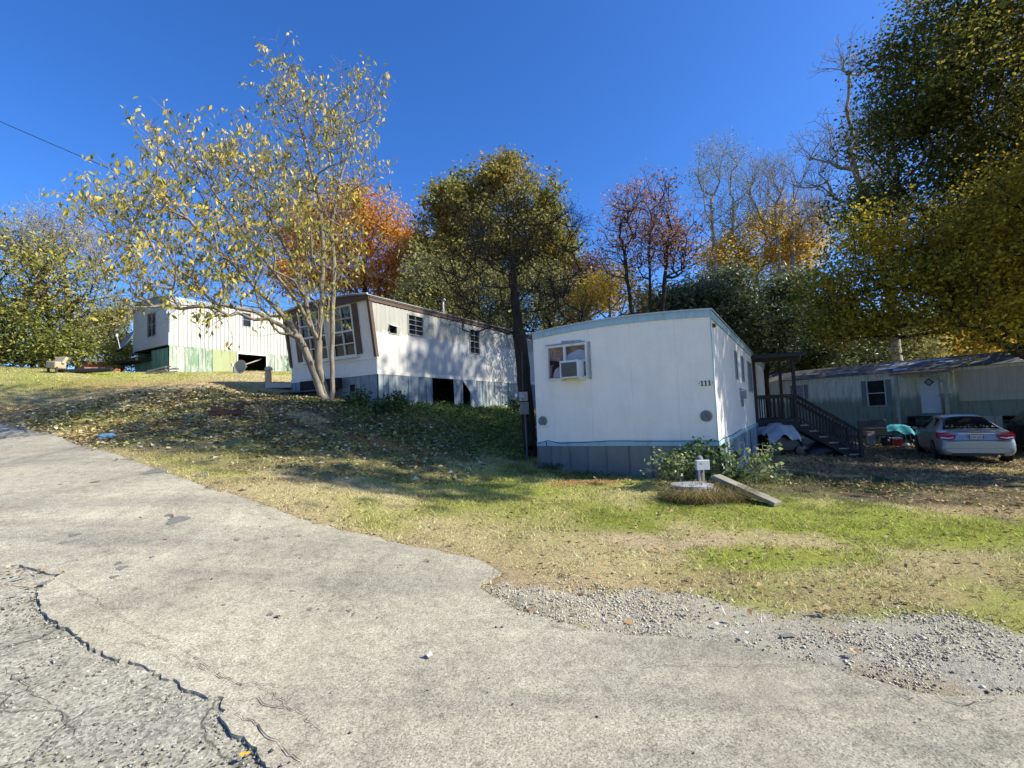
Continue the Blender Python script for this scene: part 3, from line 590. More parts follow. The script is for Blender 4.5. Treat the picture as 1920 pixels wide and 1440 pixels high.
def shell(h,L,W,z0,z1,mat,floor=True):
    """far walls, floor and ceiling so that the home is closed"""
    mb=MB(); mb.quad((L,0,z0),(L,W,z0),(L,W,z1),(L,0,z1)); mb.quad((L,W,z0),(0,W,z0),(0,W,z1),(L,W,z1)); part('rear_wall',mb,mat,h)
    mb=MB(); mb.b2((.05,.05,z0+.01),(L-.05,W-.05,z0+.06)); mb.quad((.03,.03,z1-.02),(L-.03,.03,z1-.02),(L-.03,W-.03,z1-.02),(.03,W-.03,z1-.02)); part('floor',mb,MAT['dark'],h)

# ---- home 111 ----------------------------------------------------
P=(3.65,8.66); H=home('white mobile home numbered 111 with pale blue trim and an air conditioner',P,.88,ANG,.28)
L,W=15.5,3.66; z0=.88; side=wallmap('side',0); end=wallmap('end',0)
rise=.085; zt=3.37; arc=lambda y:zt+rise*(1-((2*y-W)/W)**2)
flat=[(0,0),(.005,-.008),(.015,-.008),(.02,0)]
endp=[(0,0),(.004,-.006),(.010,-.006),(.014,0)]
part('end_wall',ribwall(end,0,W,.97,3.3,[(2.42,3.32,2.30,3.0)],[(.73,0),(.735,-.008),(.75,-.008),(.757,0)],.86,ztop=lambda a:arc(a)-.14),M_W1,H)
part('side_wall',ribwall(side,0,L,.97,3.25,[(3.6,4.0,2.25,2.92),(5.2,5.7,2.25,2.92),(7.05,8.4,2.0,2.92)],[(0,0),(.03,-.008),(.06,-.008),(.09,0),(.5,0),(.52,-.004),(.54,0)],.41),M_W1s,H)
shell(H,L,W,z0,3.3,M_W1)
part('roof',bowroof(L,W,zt,rise),M_BROOF,H)
mb=arcstrip(W,lambda y:arc(y)-.155,lambda y:arc(y)-.002,-.0,.03); part('fascia',mb,M_BLUE,H)
mb=MB(); mb.b2((0,-.03,3.20),(L,0,3.345)); mb.b2((0,-.036,3.265),(L,-.03,3.275)); part('fascia',mb,M_BLUE,H)
mb=MB(); mb.b2((-.025,-.025,.88),(0,W,.97)); mb.b2((0,-.025,.88),(L,0,.97)); mb.b2((-.012,-.012,.97),(.03,.0,3.2)); part('bottom_trim',mb,M_BLUE,H)
mb=skirt(H,end,.0,W,.88,.42,3); part('skirting',mb,M_SKG,H)
mb=skirt(H,side,.0,15.4,.88,.20,4,jit=.05); part('skirting',mb,M_SK2,H)
mb=MB(); mb.quad((L,.1,-.3),(L,W-.1,-.3),(L,W-.1,.9),(L,.1,.9)); mb.quad((.2,W-.06,-.3),(L,W-.06,-.3),(L,W-.06,.9),(.2,W-.06,.9)); part('rear_skirting',mb,M_SKG,H)
f=window(H,end,2.42,3.32,2.30,3.0,M_FRW,1,1,.045,.03,glass=M_CURT,gdep=-.06,label='broken two pane window packed with cardboard and rags')
mb=MB(); mb.b2((-.035,2.885,2.32),(.03,2.935,2.98)); mb.b2((.0,2.45,2.64),(.01,2.88,2.67)); sub('mullion',mb,M_FRW,f)
mb=MB(); mb.prism([(2.46,2.34),(2.87,2.34),(2.87,2.50),(2.78,2.62),(2.60,2.60),(2.50,2.52)],(.03,0,0),(0,1,0),(0,0,1),(1,0,0),.01) if False else None
mb=MB(); mb.prism([(2.90,2.62),(2.44,2.62),(2.45,2.86),(2.60,2.90),(2.86,2.80)],(.03,0,0),(0,1,0),(0,0,1),(-1,0,0),.01); sub('cardboard',mb,M_PAPER,f)
mb=MB(); mb.prism([(3.22,2.34),(3.0,2.34),(2.98,2.45),(3.05,2.55),(3.15,2.53),(3.2,2.45)],(.04,0,0),(0,1,0),(0,0,1),(-1,0,0),.01); sub('rag',mb,M_PAPER,f)
mb=MB(); mb.prism([(3.28,2.62),(2.97,2.60),(2.97,2.66),(3.1,2.68),(3.28,2.72)],(.04,0,0),(0,1,0),(0,0,1),(-1,0,0),.012)
mb.prism([(3.26,2.36),(3.24,2.58),(3.1,2.64),(2.97,2.62),(2.97,2.57),(3.12,2.57),(3.19,2.48)],(.045,0,0),(0,1,0),(0,0,1),(-1,0,0),.006); mb.prism([(3.02,2.46),(2.97,2.44),(2.97,2.38),(3.02,2.38)],(.045,0,0),(0,1,0),(0,0,1),(-1,0,0),.008); sub('broken_hole',mb,MAT['dark'],f)
mb=MB(); mb.b2((-.02,2.33,2.25),(-.004,2.375,3.03)); mb.b2((-.04,2.45,3.035),(-.004,3.35,3.055)); mb.box((-.012,2.75,3.075),(.02,.45,.035),rx=.05); part('caulk_strip',mb,pm('old_caulk',(.30,.31,.30),.8,.4,12),H)
window(H,side,3.6,4.0,2.25,2.92,M_FRG,1,2); window(H,side,5.2,5.7,2.25,2.92,M_FRG,1,2); window(H,side,7.05,8.4,2.0,2.92,M_FRG,2,2,glass=MAT['glass_blind'])
# number plate
mb=MB(); mb.b2((-.014,.005,1.955),(-.002,.285,2.08)); pl=part('number_plate',mb,pm('cream_plate',(.80,.74,.60),.5,.06),H)
m_dig=pm('black_digits',G(.015),.6,.05)
for y in (.205,.14,.075):
    mb=MB(); mb.b2((-.019,y-.011,1.972),(-.014,y+.011,2.062)); mb.b2((-.0195,y-.024,1.970),(-.0145,y+.024,1.982)); mb.box((-.0165,y+.018,2.050),(.004,.020,.011),rx=-.5); sub('digit',mb,m_dig,pl)
for y in (.25,.03): mb=MB(); mb.box((-.0165,y,2.02),(.004,.016,.016)); sub('dot',mb,m_dig,pl)
# round vents
for y,lab in ((.17,'round grey vent cover near the right corner'),(3.50,'round grey vent with a white lip near the left corner')):
    mb=MB(); m_=Matrix.Rotation(R(-90),3,'Y'); mb.lathe((-.002,y,1.42),[(.105,0),(.105,.02),(.09,.03),(.03,.022)],20,m_); vt=part('vent',mb,pm('vent_grey',(.20,.21,.20),.6,.3,20),H); vt['label']=lab
    mb=MB()
    for k in range(-2,3): mb.b2((-.038,y-.07,1.42+k*.03-.004),(-.03,y+.07,1.42+k*.03+.004))
    mb.b2((-.042,y-.03,1.40),(-.036,y+.0,1.435)); sub('louvre',mb,pm('vent_dark',G(.12),.6,.1),vt)
    if y>1:
        mb=MB(); mb.b2((-.05,y-.07,1.29),(-.002,y+.07,1.33)); mb.b2((-.03,y-.17,1.295),(-.002,y+.17,1.305)); sub('lip',mb,M_FRW,vt)
mb=MB(); pts=[(-.035,W-.02,.93),(-.035,3.4,1.0),(-.035,3.1,.94),(-.035,2.6,.955),(-.035,2.0,.985),(-.035,1.0,.975),(-.035,.3,.975),(-.035,-.03,.97),(.4,-.035,.99),(2,-.035,.96),(4,-.035,1.0)]; mb.tube(pts,.007,6); mb.tube([(-.03,3.43,.99),(-.03,3.42,.86)],.009,5); part('cable',mb,M_CABLE,H)
mb=MB(); mb.b2((4.35,-.14,1.75),(4.6,-.002,1.95)); mb.box((4.47,-.07,1.99),(.3,.16,.02),rx=.4); mb.b2((4.5,-.06,1.55),(4.56,-.002,1.75)); part('outlet_hood',mb,M_FRG,H)
mb=MB(); mb.lathe((.25,-.03,3.05),[(.02,0),(.035,.03),(.03,.07),(.01,.08)],10); part('lamp',mb,M_BROWN,H)
mb=MB(); mb.tube([(7,2.6,3.4),(7,2.6,3.85)],.04,8); part('vent_pipe',mb,M_GALV,H)
# air conditioner in the window
cx,sy=math.cos(ANG),math.sin(ANG)
def wl(P,x,y,z): return (P[0]+cx*x-sy*y,P[1]+sy*x+cx*y,z)
ac=empty('air_conditioner',wl(P,-.17,2.70,2.28),ANG,'pale boxy air conditioner sticking out of the broken end window of home 111','air conditioner')
mb=MB(); mb.b2((-.13,-.21,0),(.25,.21,.37)); o_=obj('casing',mb,pm('old_ac_casing',(.60,.60,.57),.5,.12,8,stain=(.35,.33,.28)),ac,bevel=.01)
mb=MB(); mb.b2((-.137,-.17,.035),(-.128,.17,.325)); gr=obj('grille',mb,pm('ac_grille_dark',(.09,.09,.075),.7,.1),ac)
mb=MB()
for k in range(14): mb.b2((-.142,-.165,.045+k*.02),(-.137,.165,.05+k*.02))
obj('fin',mb,pm('ac_fins',(.13,.13,.11),.6,.1),gr)
mb=MB(); mb.b2((-.10,-.23,-.03),(.2,-.2,.0)); obj('bracket',mb,M_FRW,ac); mb=MB(); mb.b2((-.10,.2,-.03),(.2,.23,0)); obj('bracket',mb,M_FRW,ac)

# ---- home with bay front ------------------------------------------
P2=(-4.16,14.85); H=home('white mobile home with brown trim, slanted window front and peeling side wall',P2,3.0,ANG,2.0)
L,W=19.,4.25; z0=3.0; zt=5.46; rise=.15; arc=lambda y:zt+rise*(1-((2*y-W)/W)**2)
side=wallmap('side',0)
def slant(a,h,o=0): # front face leans out above z 3.5
    k=max(0,min(1,(h-3.53)/1.85)); return (-.24*k-o,a,h)
fr=[(0,0),(.1,.01),(.45,.01),(.55,0)]
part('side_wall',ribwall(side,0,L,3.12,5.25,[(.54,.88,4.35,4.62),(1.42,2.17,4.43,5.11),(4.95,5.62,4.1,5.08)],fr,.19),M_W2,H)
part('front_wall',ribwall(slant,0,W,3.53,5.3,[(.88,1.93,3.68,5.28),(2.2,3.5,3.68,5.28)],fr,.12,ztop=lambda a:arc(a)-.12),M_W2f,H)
part('front_wall',ribwall(slant,0,W,3.12,3.52,(),fr,.12),M_W2f,H)
for y in (0,W): mb=MB(); mb.add([(0,y,3.53),(0,y,5.35),(-.24,y,5.35)],[(0,1,2)]); part('cheek_wall',mb,M_W2,H)
mb=MB(); mb.b2((-.03,-.03,3.0),(0,W+.03,3.12)); mb.b2((-.03,-.03,3.50),(0,W+.03,3.54)); mb.b2((0,-.03,3.0),(L,0,3.12)); mb.b2((.0,-.035,3.10),(L,-.03,3.13)); part('bottom_trim',mb,M_W2f,H)
shell(H,L,W,z0,5.35,M_W2f)
part('roof',bowroof(L,W,zt,rise,ox0=.42),M_FRG,H)
mb=MB(); mb.b2((-.3,-.04,5.26),(L,-.0,5.39)); mb.b2((-.3,-.06,5.37),(L,-.04,5.40)); part('fascia',mb,M_BROWN,H)
mb=arcstrip(W+.06,lambda y:5.30 if y<2.1 else 5.30,lambda y:arc(min(max(y,0),W))-.03,-.30,.04,y0=-.03); part('fascia',mb,M_BROWN,H)
mb=arcstrip(W+.1,lambda y:arc(min(max(y,0),W))-.03,lambda y:arc(min(max(y,0),W))+.025,-.36,.06,y0=-.05); part('roof_edge',mb,M_FRW,H)
for y in (-.02,W-.06):
    mb=MB(); mb.add([(-.05,y,3.55),(-.33,y,5.33),(-.20,y,5.33),(.06,y,3.55),(-.05,y+.10,3.55),(-.33,y+.10,5.33),(-.20,y+.10,5.33),(.06,y+.10,3.55)],[(0,1,2,3),(7,6,5,4),(0,4,5,1),(3,2,6,7),(0,3,7,4),(1,5,6,2)]); part('corner_trim',mb,M_BROWN,H)
for a,b in ((.60,.84),(3.56,3.82)):
    mb=MB(); vs=[slant(x,z,o) for x in(a,b) for o in(.005,.035) for z in(3.70,5.28)]; mb.add(vs,[(0,1,3,2),(4,6,7,5),(0,4,5,1),(2,3,7,6),(0,2,6,4),(1,5,7,3)]); part('shutter',mb,M_BROWN,H)
window(H,slant,.88,1.93,3.68,5.28,M_FRW,2,4,.06,.04,mw=.028,sill=True); window(H,slant,2.2,3.5,3.68,5.28,M_FRW,3,4,.06,.04,mw=.028,sill=True)
window(H,side,1.42,2.17,4.43,5.11,M_FRG,2,4,.04,.03,mw=.014); window(H,side,4.95,5.62,4.1,5.08,M_FRG,2,4,.04,.03,mw=.014)
f=window(H,side,.54,.88,4.35,4.62,M_FRG,1,1,.03,.02,label='small vent window propped open'); mb=MB(); mb.box((.71,-.10,4.60),(.34,.20,.012),rx=.35); sub('flap',mb,M_FRW,f)
mb=skirt(H,side,.0,L,3.0,.48,8,skip=[(2.57,3.77),(4.35,4.85)],jit=.03); part('skirting',mb,M_SK2,H); mb=MB(); mb.add([(4.35,-.02,3),(4.85,-.02,3),(4.8,-.08,2.5),(4.75,-.35,1.95),(5.1,-.4,1.9)],[(0,1,2),(2,1,4),(2,4,3)]); o_=part('loose_skirting_sheet',mb,M_SK2,H); o_['label']='bent loose skirting sheet peeling away beside the dark opening'
e0=wallmap('end',0); mb=skirt(H,e0,.0,W,3.0,.34,9,skip=[(.98,1.25)],jit=.015)
mb.add([e0(.98,2.75,0),e0(1.25,2.75,0),e0(1.25,3,0),e0(.98,3,0)],[(0,1,2,3)]); mb.add([e0(.98,2.0,0),e0(1.25,2.0,0),e0(1.25,2.52,0),e0(.98,2.52,0)],[(0,1,2,3)]); part('skirting',mb,pm('dull_grey_skirting',(.20,.24,.27),.6,.25,4),H)
mb=MB(); mb.b2((.02,.96,2.5),(.04,1.27,2.77)); part('crawl_vent',mb,MAT['dark'],H)
mb=MB(); mb.quad((.2,W-.05,1.5),(L,W-.05,1.5),(L,W-.05,3),(.2,W-.05,3)); mb.quad((L,.1,1.5),(L,W,1.5),(L,W,3),(L,.1,3)); part('rear_skirting',mb,M_SK2,H)
mb=MB(); mb.tube([(4.6,1.0,5.4),(4.6,1.0,6.25)],.035,8); mb.tube([(4.6,1.0,6.25),(4.55,.9,6.36),(4.5,.8,6.28)],.03,8); mb.lathe((4.6,1.0,5.9),[(.05,0),(.05,.05)],8); mast=part('service_mast',mb,M_FRW,H)

# ---- left home on the crest -----------------------------------------
P3=(-16.5,23.); H=home('cream metal mobile home on the crest at left with patchy green skirting',P3,5.57,ANG,4.2)
L,W=17.,3.8; z0=5.57; zt=8.0; rise=.18; arc=lambda y:zt+rise*(1-((2*y-W)/W)**2); side=wallmap('side',0); end=wallmap('end',0)
part('side_wall',ribwall(side,0,L,z0,8.0,[(3.6,4.05,7.0,7.75)],[(0,0),(.12,.035),(.45,.035),(.57,0)],.20),M_W3,H)
part('end_wall',ribwall(end,0,W,z0+.05,7.9,[(1.3,2.2,6.2,7.4)],[(0,0),(.5,.006),(.52,0)],.3,ztop=lambda a:arc(a)-.1),M_W3e,H)
shell(H,L,W,z0,7.95,M_W3e); part('roof',bowroof(L,W,zt,rise),M_BROOF,H)
part('fascia',arcstrip(W,lambda y:arc(y)-.35,lambda y:arc(y)-.01,0,.03),pm('blue_grey_fascia',(.16,.22,.27),.6,.2),H)
mb=MB(); mb.b2((0,-.04,7.88),(L,-.0,7.99)); mb.b2((-.03,-.03,z0),(.10,-.0,6.2)); part('corner_trim',mb,M_BLUE,H)
window(H,side,3.6,4.05,7.0,7.75,M_FRG,1,2); window(H,end,1.3,2.2,6.2,7.4,M_FRG,2,2)
part('skirting',skirt(H,side,0,2.0,z0,.36,12,jit=.03),M_SK3,H); o_=part('skirting',skirt(H,side,2.0,3.25,z0,.42,13,jit=.05),M_SK3b,H); o_['label']='lime green skirting sheets beside the opening'
part('skirting',skirt(H,side,5.0,L,z0,.40,14,jit=.03),M_SK3,H)
mb=MB(); mb.b2((3.25,-.03,5.45),(5.0,0,5.57)); mb.b2((3.25,-.03,4.3),(3.32,0,5.45)); mb.b2((4.93,-.03,4.3),(5.0,0,5.45)); part('opening_frame',mb,M_FRW,H)
part('skirting',skirt(H,end,0,1.7,z0-.1,.4,15,jit=.03),M_SK3d,H); mb=MB(); mb.b2((.1,1.7,4.2),(.12,W,5.0)); part('inner_skirting',mb,M_SK3d,H)
mb=MB(); mb.b2((-.05,1.7,4.95),(-.7,W+.4,5.1)); mb.bar((.3,3.0,4.4),(-.1,2.0,4.5),.05,.05); part('hitch_frame',mb,MAT['dark'],H)
mb=MB(); mb.bar((3.4,.5,4.7),(4.8,.25,5.3),.06,.06); mb.bar((3.3,.6,4.9),(4.0,.3,4.8),.08,.04); part('loose_beam',mb,M_WOODG,H)
mb=MB(); mb.quad((.2,W-.05,3.9),(L,W-.05,3.9),(L,W-.05,5.6),(.2,W-.05,5.6)); part('rear_skirting',mb,M_SK3d,H)

# ---- right home behind the drive ------------------------------------
P4=(15.8,31.); A4=R(-59.3); H=home('long mildewed mobile home behind the silver car with a patched dark roof',P4,.0,A4,-.2)
L,W=19.,4.2; side=wallmap('side',0); zt=2.92
V4=[(0,0),(.1,.014),(.45,.014),(.55,0)]
part('side_wall',ribwall(side,0,7.9,1.26,2.82,[(2.39,2.91,1.75,2.63),(6.19,7.01,1.25,2.60)],V4,.17),M_W4,H)
part('side_wall',ribwall(side,7.9,9.9,.25,2.82,[(8.44,9.26,.80,2.62)],V4,.17),M_W4,H)
part('side_wall',ribwall(side,9.9,L,1.35,2.82,[],[(0,0),(.005,-.01),(.015,0)],1.2),M_W4b,H)
part('lower_wall',ribwall(side,0,7.9,.55,1.24,(),V4,.12),M_W4g,H); part('lower_wall',ribwall(side,9.9,L,.65,1.33,(),[(0,0),(.005,-.01),(.015,0)],.6),M_W4g,H)
mb=MB(); mb.b2((0,-.04,1.235),(7.9,0,1.265)); mb.b2((9.9,-.04,1.325),(L,0,1.355)); mb.b2((0,-.05,2.80),(L,0,2.93)); part('trim',mb,M_W4,H)
part('skirting',skirt(H,side,0,7.9,.55,.6,21,jit=.02),M_W4,H); part('skirting',skirt(H,side,9.9,L,.65,1.2,22,skip=[(11.3,12.9)],jit=.01),M_W4b,H)
mb=MB(); mb.quad((0,0,-.5),(0,W,-.5),(0,W,2.9),(0,0,2.9)); mb.quad((0,W,-.5),(L,W,-.5),(L,W,2.9),(0,W,2.9)); mb.quad((L,0,-.5),(L,W,-.5),(L,W,2.9),(L,0,2.9)); part('rear_wall',mb,M_W4,H)
mb=MB(); mb.b2((.05,.05,.6),(L-.05,W-.05,.65)); mb.b2((.05,.06,-.6),(11.2,.1,.6)); part('floor',mb,MAT['dark'],H)
# gabled low roof with overhang
mb=MB(); vs=[(-.15,-.18,2.94),(L+.1,-.18,2.94),(L+.1,W/2,3.62),(-.15,W/2,3.62),(-.15,W+.18,2.94),(L+.1,W+.18,2.94)]; mb.add(vs,[(0,1,2,3),(3,2,5,4),(0,3,4),(1,5,2)])
r_=np.random.default_rng(5); rf=part('roof',mb,M_R4,H)
mtarp=pm('torn_roof_tarp',(.34,.37,.42),.4,.2,6)
for i in range(26):
    mb=MB(); a=r_.uniform(.2,L-1.2); b=r_.uniform(.05,.75); q=[(a,-.15+b*2.2,2.96+b*.64),(a+r_.uniform(.5,1.4),-.12+b*2.2,2.965+b*.64)]; t=r_.uniform(.12,.35)
    mb.quad(q[0],q[1],(q[1][0]+r_.uniform(-.2,.2),q[1][1]+t,q[1][2]+t*.33),(q[0][0]+r_.uniform(-.2,.2),q[0][1]+t,q[0][2]+t*.31)); sub('tarp_scrap',mb,mtarp,rf)
window(H,side,6.19,7.01,1.25,2.60,M_FRW,1,2,.05,.03,mw=.04); window(H,side,2.39,2.91,1.75,2.63,M_FRW,1,2,.05,.03,glass=M_PAPER)
for a,b in ((5.93,6.16),(7.04,7.27),(2.14,2.36),(2.94,3.16)):
    mb=MB(); z_=(1.25,2.60) if a>5 else (1.75,2.63); mb.b2((a,-.035,z_[0]),(b,-.016,z_[1])); part('shutter',mb,M_SHUT,H)
mb=MB(); mb.b2((8.47,-.03,.82),(9.23,.02,2.60)); dr_=part('door',mb,M_DOOR,H)
c=(8.85,-.034,2.33); mb=MB(); mb.add([(c[0]-.20,c[1],c[2]),(c[0],c[1],c[2]-.20),(c[0]+.20,c[1],c[2]),(c[0],c[1],c[2]+.20)],[(0,1,2,3)]); dw=sub('door_window',mb,MAT['dark'],dr_)
mb=MB(); k=.14; mb.add([(c[0]-k,c[1]-.004,c[2]),(c[0],c[1]-.004,c[2]-k),(c[0]+k,c[1]-.004,c[2]),(c[0],c[1]-.004,c[2]+k)],[(0,1,2,3)]); sub('pane',mb,pm('frosted_pane',(.35,.38,.40),.3,.2),dr_)
mb=MB(); mb.lathe((9.17,-.06,1.65),[(.03,-.03),(.04,0),(.03,.03)],10); sub('handle',mb,M_GALV,dr_)
mb=MB(); mb.b2((8.38,-.045,.74),(8.46,0,2.68)); mb.b2((9.25,-.045,.74),(9.32,0,2.68)); mb.b2((8.46,-.045,2.615),(9.25,0,2.68)); mb.b2((8.38,-.08,.70),(9.32,0,.76)); part('door_frame',mb,M_W4,H)
mb=MB(); mb.box((8.8,-.45,2.86),(2.35,1.0,.05),rx=.10); mb.box((8.8,-.95,2.78),(2.4,.05,.12)); po=part('porch_roof',mb,pm('rusty_awning',(.30,.20,.13),.7,.35,5),H)
for a in (7.85,9.72):
    mb=MB(); g_=gzf(*[(P4[0]+math.cos(A4)*a-math.sin(A4)*(-.9)),(P4[1]+math.sin(A4)*a+math.cos(A4)*(-.9))]); mb.b2((a-.06,-.95,g_-.1),(a+.06,-.83,2.74)); part('porch_post',mb,pm('pale_green_post',(.40,.43,.34),.8,.25,5),H)
mb=MB(); mb.bar((9.72,-.9,2.25),(8.95,-.9,2.75),.05,.09); part('brace',mb,pm('brace_wood',(.34,.34,.27),.8,.25,5),H)
mb=MB(); mb.b2((8.1,-.75,.62),(9.6,-.0,.70)); mb.b2((8.2,-1.05,.36),(9.5,-.75,.42)); mb.b2((8.2,-1.35,.10),(9.5,-1.05,.16)); mb.b2((8.1,-.75,-.5),(8.18,-.05,.62)); mb.b2((9.52,-.75,-.5),(9.6,-.05,.62)); mb.b2((8.12,-1.35,-.5),(8.2,-.75,.36)); part('door_step',mb,M_WOODD,H)
mb=MB(); mb.b2((7.62,-.03,2.40),(7.86,-.016,2.47)); part('number_plate',mb,M_FRW,H)
mb=MB(); mb.bar((9.35,-.3,.75),(9.35,-.3,1.7),.04,.04); mb.bar((9.6,-.3,.75),(9.6,-.3,1.7),.04,.04); mb.bar((9.3,-.3,1.7),(9.7,-.3,1.7),.05,.05); part('porch_rail',mb,M_WOODG,H)
# ------------------------------------------------------------------ trees
def barkmat(name,c,c2,vs=3):
    m,nt,bs=newmat(name); bs.inputs['Roughness'].default_value=.9; bs.inputs['Specular IOR Level'].default_value=.15
    v=coords(nt,(1,1,.25)); n=noise(nt,v,vs*4,6,.7); nt.links.new(ramp(nt,n,[(.3,c),(.7,c2)]),bs.inputs['Base Color']); bumpn(nt,n,.8,.03,bs); return m
B_PALE=barkmat('pale_smooth_bark',(.15,.125,.095),(.33,.28,.215))
B_DARK=barkmat('dark_bark',(.018,.014,.011),(.065,.052,.04))
B_GREY=barkmat('grey_bark',(.18,.155,.12),(.40,.36,.29))
def uvl(u,v,ru,rv,Y,ry=None):
    c=at(u,v,Y); s=Y/FPX; return (c,np.array([ru*s,ry if ry else (ru+rv)*.5*s,rv*s]))
def sample(lobes,n,r,shell=.33):
    vol=np.array([l[1].prod() for l in lobes])**.75; k=r.choice(len(lobes),n,p=vol/vol.sum()); d=r.normal(size=(n,3)); d/=np.linalg.norm(d,axis=1,keepdims=True)
    C=np.array([l[0] for l in lobes]); S=np.array([l[1] for l in lobes]); return C[k]+d*S[k]*(r.random((n,1))**shell)
def grow(trunks,targets,step,r,lift=.35,wpath=.3,wob=.06):
    P=[];par=[];pl=[]
    for tr in trunks:
        tr=np.array(tr,float); start=-1
        att=None
        for i in range(len(tr)-1):
            L=np.linalg.norm(tr[i+1]-tr[i]); k=max(1,int(L/step))
            for j in range(k+(1 if i==len(tr)-2 else 0)):
                p=tr[i]+(tr[i+1]-tr[i])*(j/k)
                if i==0 and j==0 and P:
                    d=np.linalg.norm(np.array(P)-p,axis=1); q=int(d.argmin()); 
                    if d[q]<step*1.5: start=q; continue
                pr=start; P.append(p+(r.normal(0,wob*.3,3) if len(P)>2 else 0)); par.append(pr); pl.append(0 if pr<0 else pl[pr]+np.linalg.norm(P[-1]-P[pr])); start=len(P)-1
    nt0=len(P); base=P[0]
    cap=nt0+len(targets)*90; A=np.zeros((cap,3)); A[:nt0]=P; D=np.zeros(cap); D[:nt0]=pl; n=nt0; par=par+[0]*(cap-nt0); tips=[]
    order=np.argsort(np.linalg.norm(targets-base,axis=1))
    for ti in order:
        t=targets[ti]; V=t-A[:n]; d=np.linalg.norm(V,axis=1); h=np.hypot(V[:,0],V[:,1]); low=np.maximum(0,A[:n,2]+lift*h-t[2]); c=d+wpath*D[:n]+1.6*low; c[:2]+=3
        q=int(c.argmin()); L=d[q]; k=max(1,int(L/step)); a=A[q].copy(); dirn=V[q]/(L+1e-9)
        # bow: start flatter, then rise
        bow=np.array([0,0,-.13*L])*(1 if dirn[2]>-.2 else -1)
        prev=q; w_=r.normal(0,wob,(3,))
        for j in range(1,k+1):
            f=j/k; p=a+V[q]*f+(bow+w_*L)*math.sin(math.pi*f)*.8+(r.normal(0,wob*.5,3)*step if j<k else 0)
            if n>=cap: break
            A[n]=p; par[n]=prev; D[n]=D[prev]+np.linalg.norm(p-A[prev]); prev=n; n+=1
        tips.append(prev)
    return A[:n],np.array(par[:n]),tips,nt0
def addtwigs(A,par,at_nodes,k,length,r,up=.3,sub=2):
    newP=[A];newpar=[par];n=len(A); cur=np.array(at_nodes)
    ends=[]
    for lvl in range(sub):
        src=np.repeat(cur,k if lvl==0 else 2); allP=np.concatenate(newP); allpar=np.concatenate(newpar); base=allP[src]; pd=base-allP[np.maximum(allpar[src],0)]; pd/=np.linalg.norm(pd,axis=1,keepdims=True)+1e-9
        d=pd*.7+r.normal(0,.6,pd.shape)+np.array([0,0,up]); d/=np.linalg.norm(d,axis=1,keepdims=True); L=length*(.6**lvl)*r.uniform(.6,1.3,(len(src),1))
        newP.append(base+d*L); newpar.append(src); idx=np.arange(n,n+len(src)); n+=len(src); cur=idx; ends.append(idx)
    return np.concatenate(newP),np.concatenate(newpar),np.concatenate(ends)
def radii(A,par,r_tip,r_trunk):
    n=len(A); cnt=np.zeros(n); ch=np.zeros(n,int)
    for i in range(n):
        if par[i]>=0: ch[par[i]]+=1
    cnt[ch==0]=1
    for i in range(n-1,-1,-1):
        if par[i]>=0: cnt[par[i]]+=cnt[i]
    e=math.log(r_trunk/r_tip)/math.log(max(cnt.max(),2)); return r_tip*cnt**e
def treemesh(A,par,rad,split=None):
    # order children after parents is guaranteed
    V=[];F=[];nv=0
    idx=np.where(par>=0)[0]
    for lo,hi,ns in ((0,.008,3),(.008,.05,4),(.05,9,9)):
        e=idx[(rad[idx]>=lo)&(rad[idx]<hi)]
        if not len(e): continue
        a=A[par[e]];b=A[e];d=b-a;L=np.linalg.norm(d,axis=1,keepdims=True)+1e-9;d=d/L; ra=np.minimum(rad[par[e]],rad[e]*1.35)
        trunk=par[e]>=0; 
        up=np.where(np.abs(d[:,2:3])<.9,np.array([[0,0,1.]]),np.array([[1.,0,0]])); x=np.cross(d,up); x/=np.linalg.norm(x,axis=1,keepdims=True); y=np.cross(x,d)
        a=a-d*np.minimum(ra[:,None]*.5,L*.3)
        th=np.arange(ns)*2*np.pi/ns; cx_=np.cos(th)[None,:,None]; sx_=np.sin(th)[None,:,None]
        ringd=x[:,None]*cx_+y[:,None]*sx_; r0=a[:,None]+ringd*ra[:,None,None]; r1=b[:,None]+ringd*rad[e][:,None,None]
        vv=np.concatenate([r0,r1],1).reshape(-1,3); k=np.arange(len(e))[:,None,None]*2*ns+nv; j=np.arange(ns); q=np.stack([j,(j+1)%ns,(j+1)%ns+ns,j+ns],-1)[None]; 
        V.append(vv);F.append((k+q).reshape(-1,4)); nv+=len(vv)
    return np.concatenate(V),np.concatenate(F)
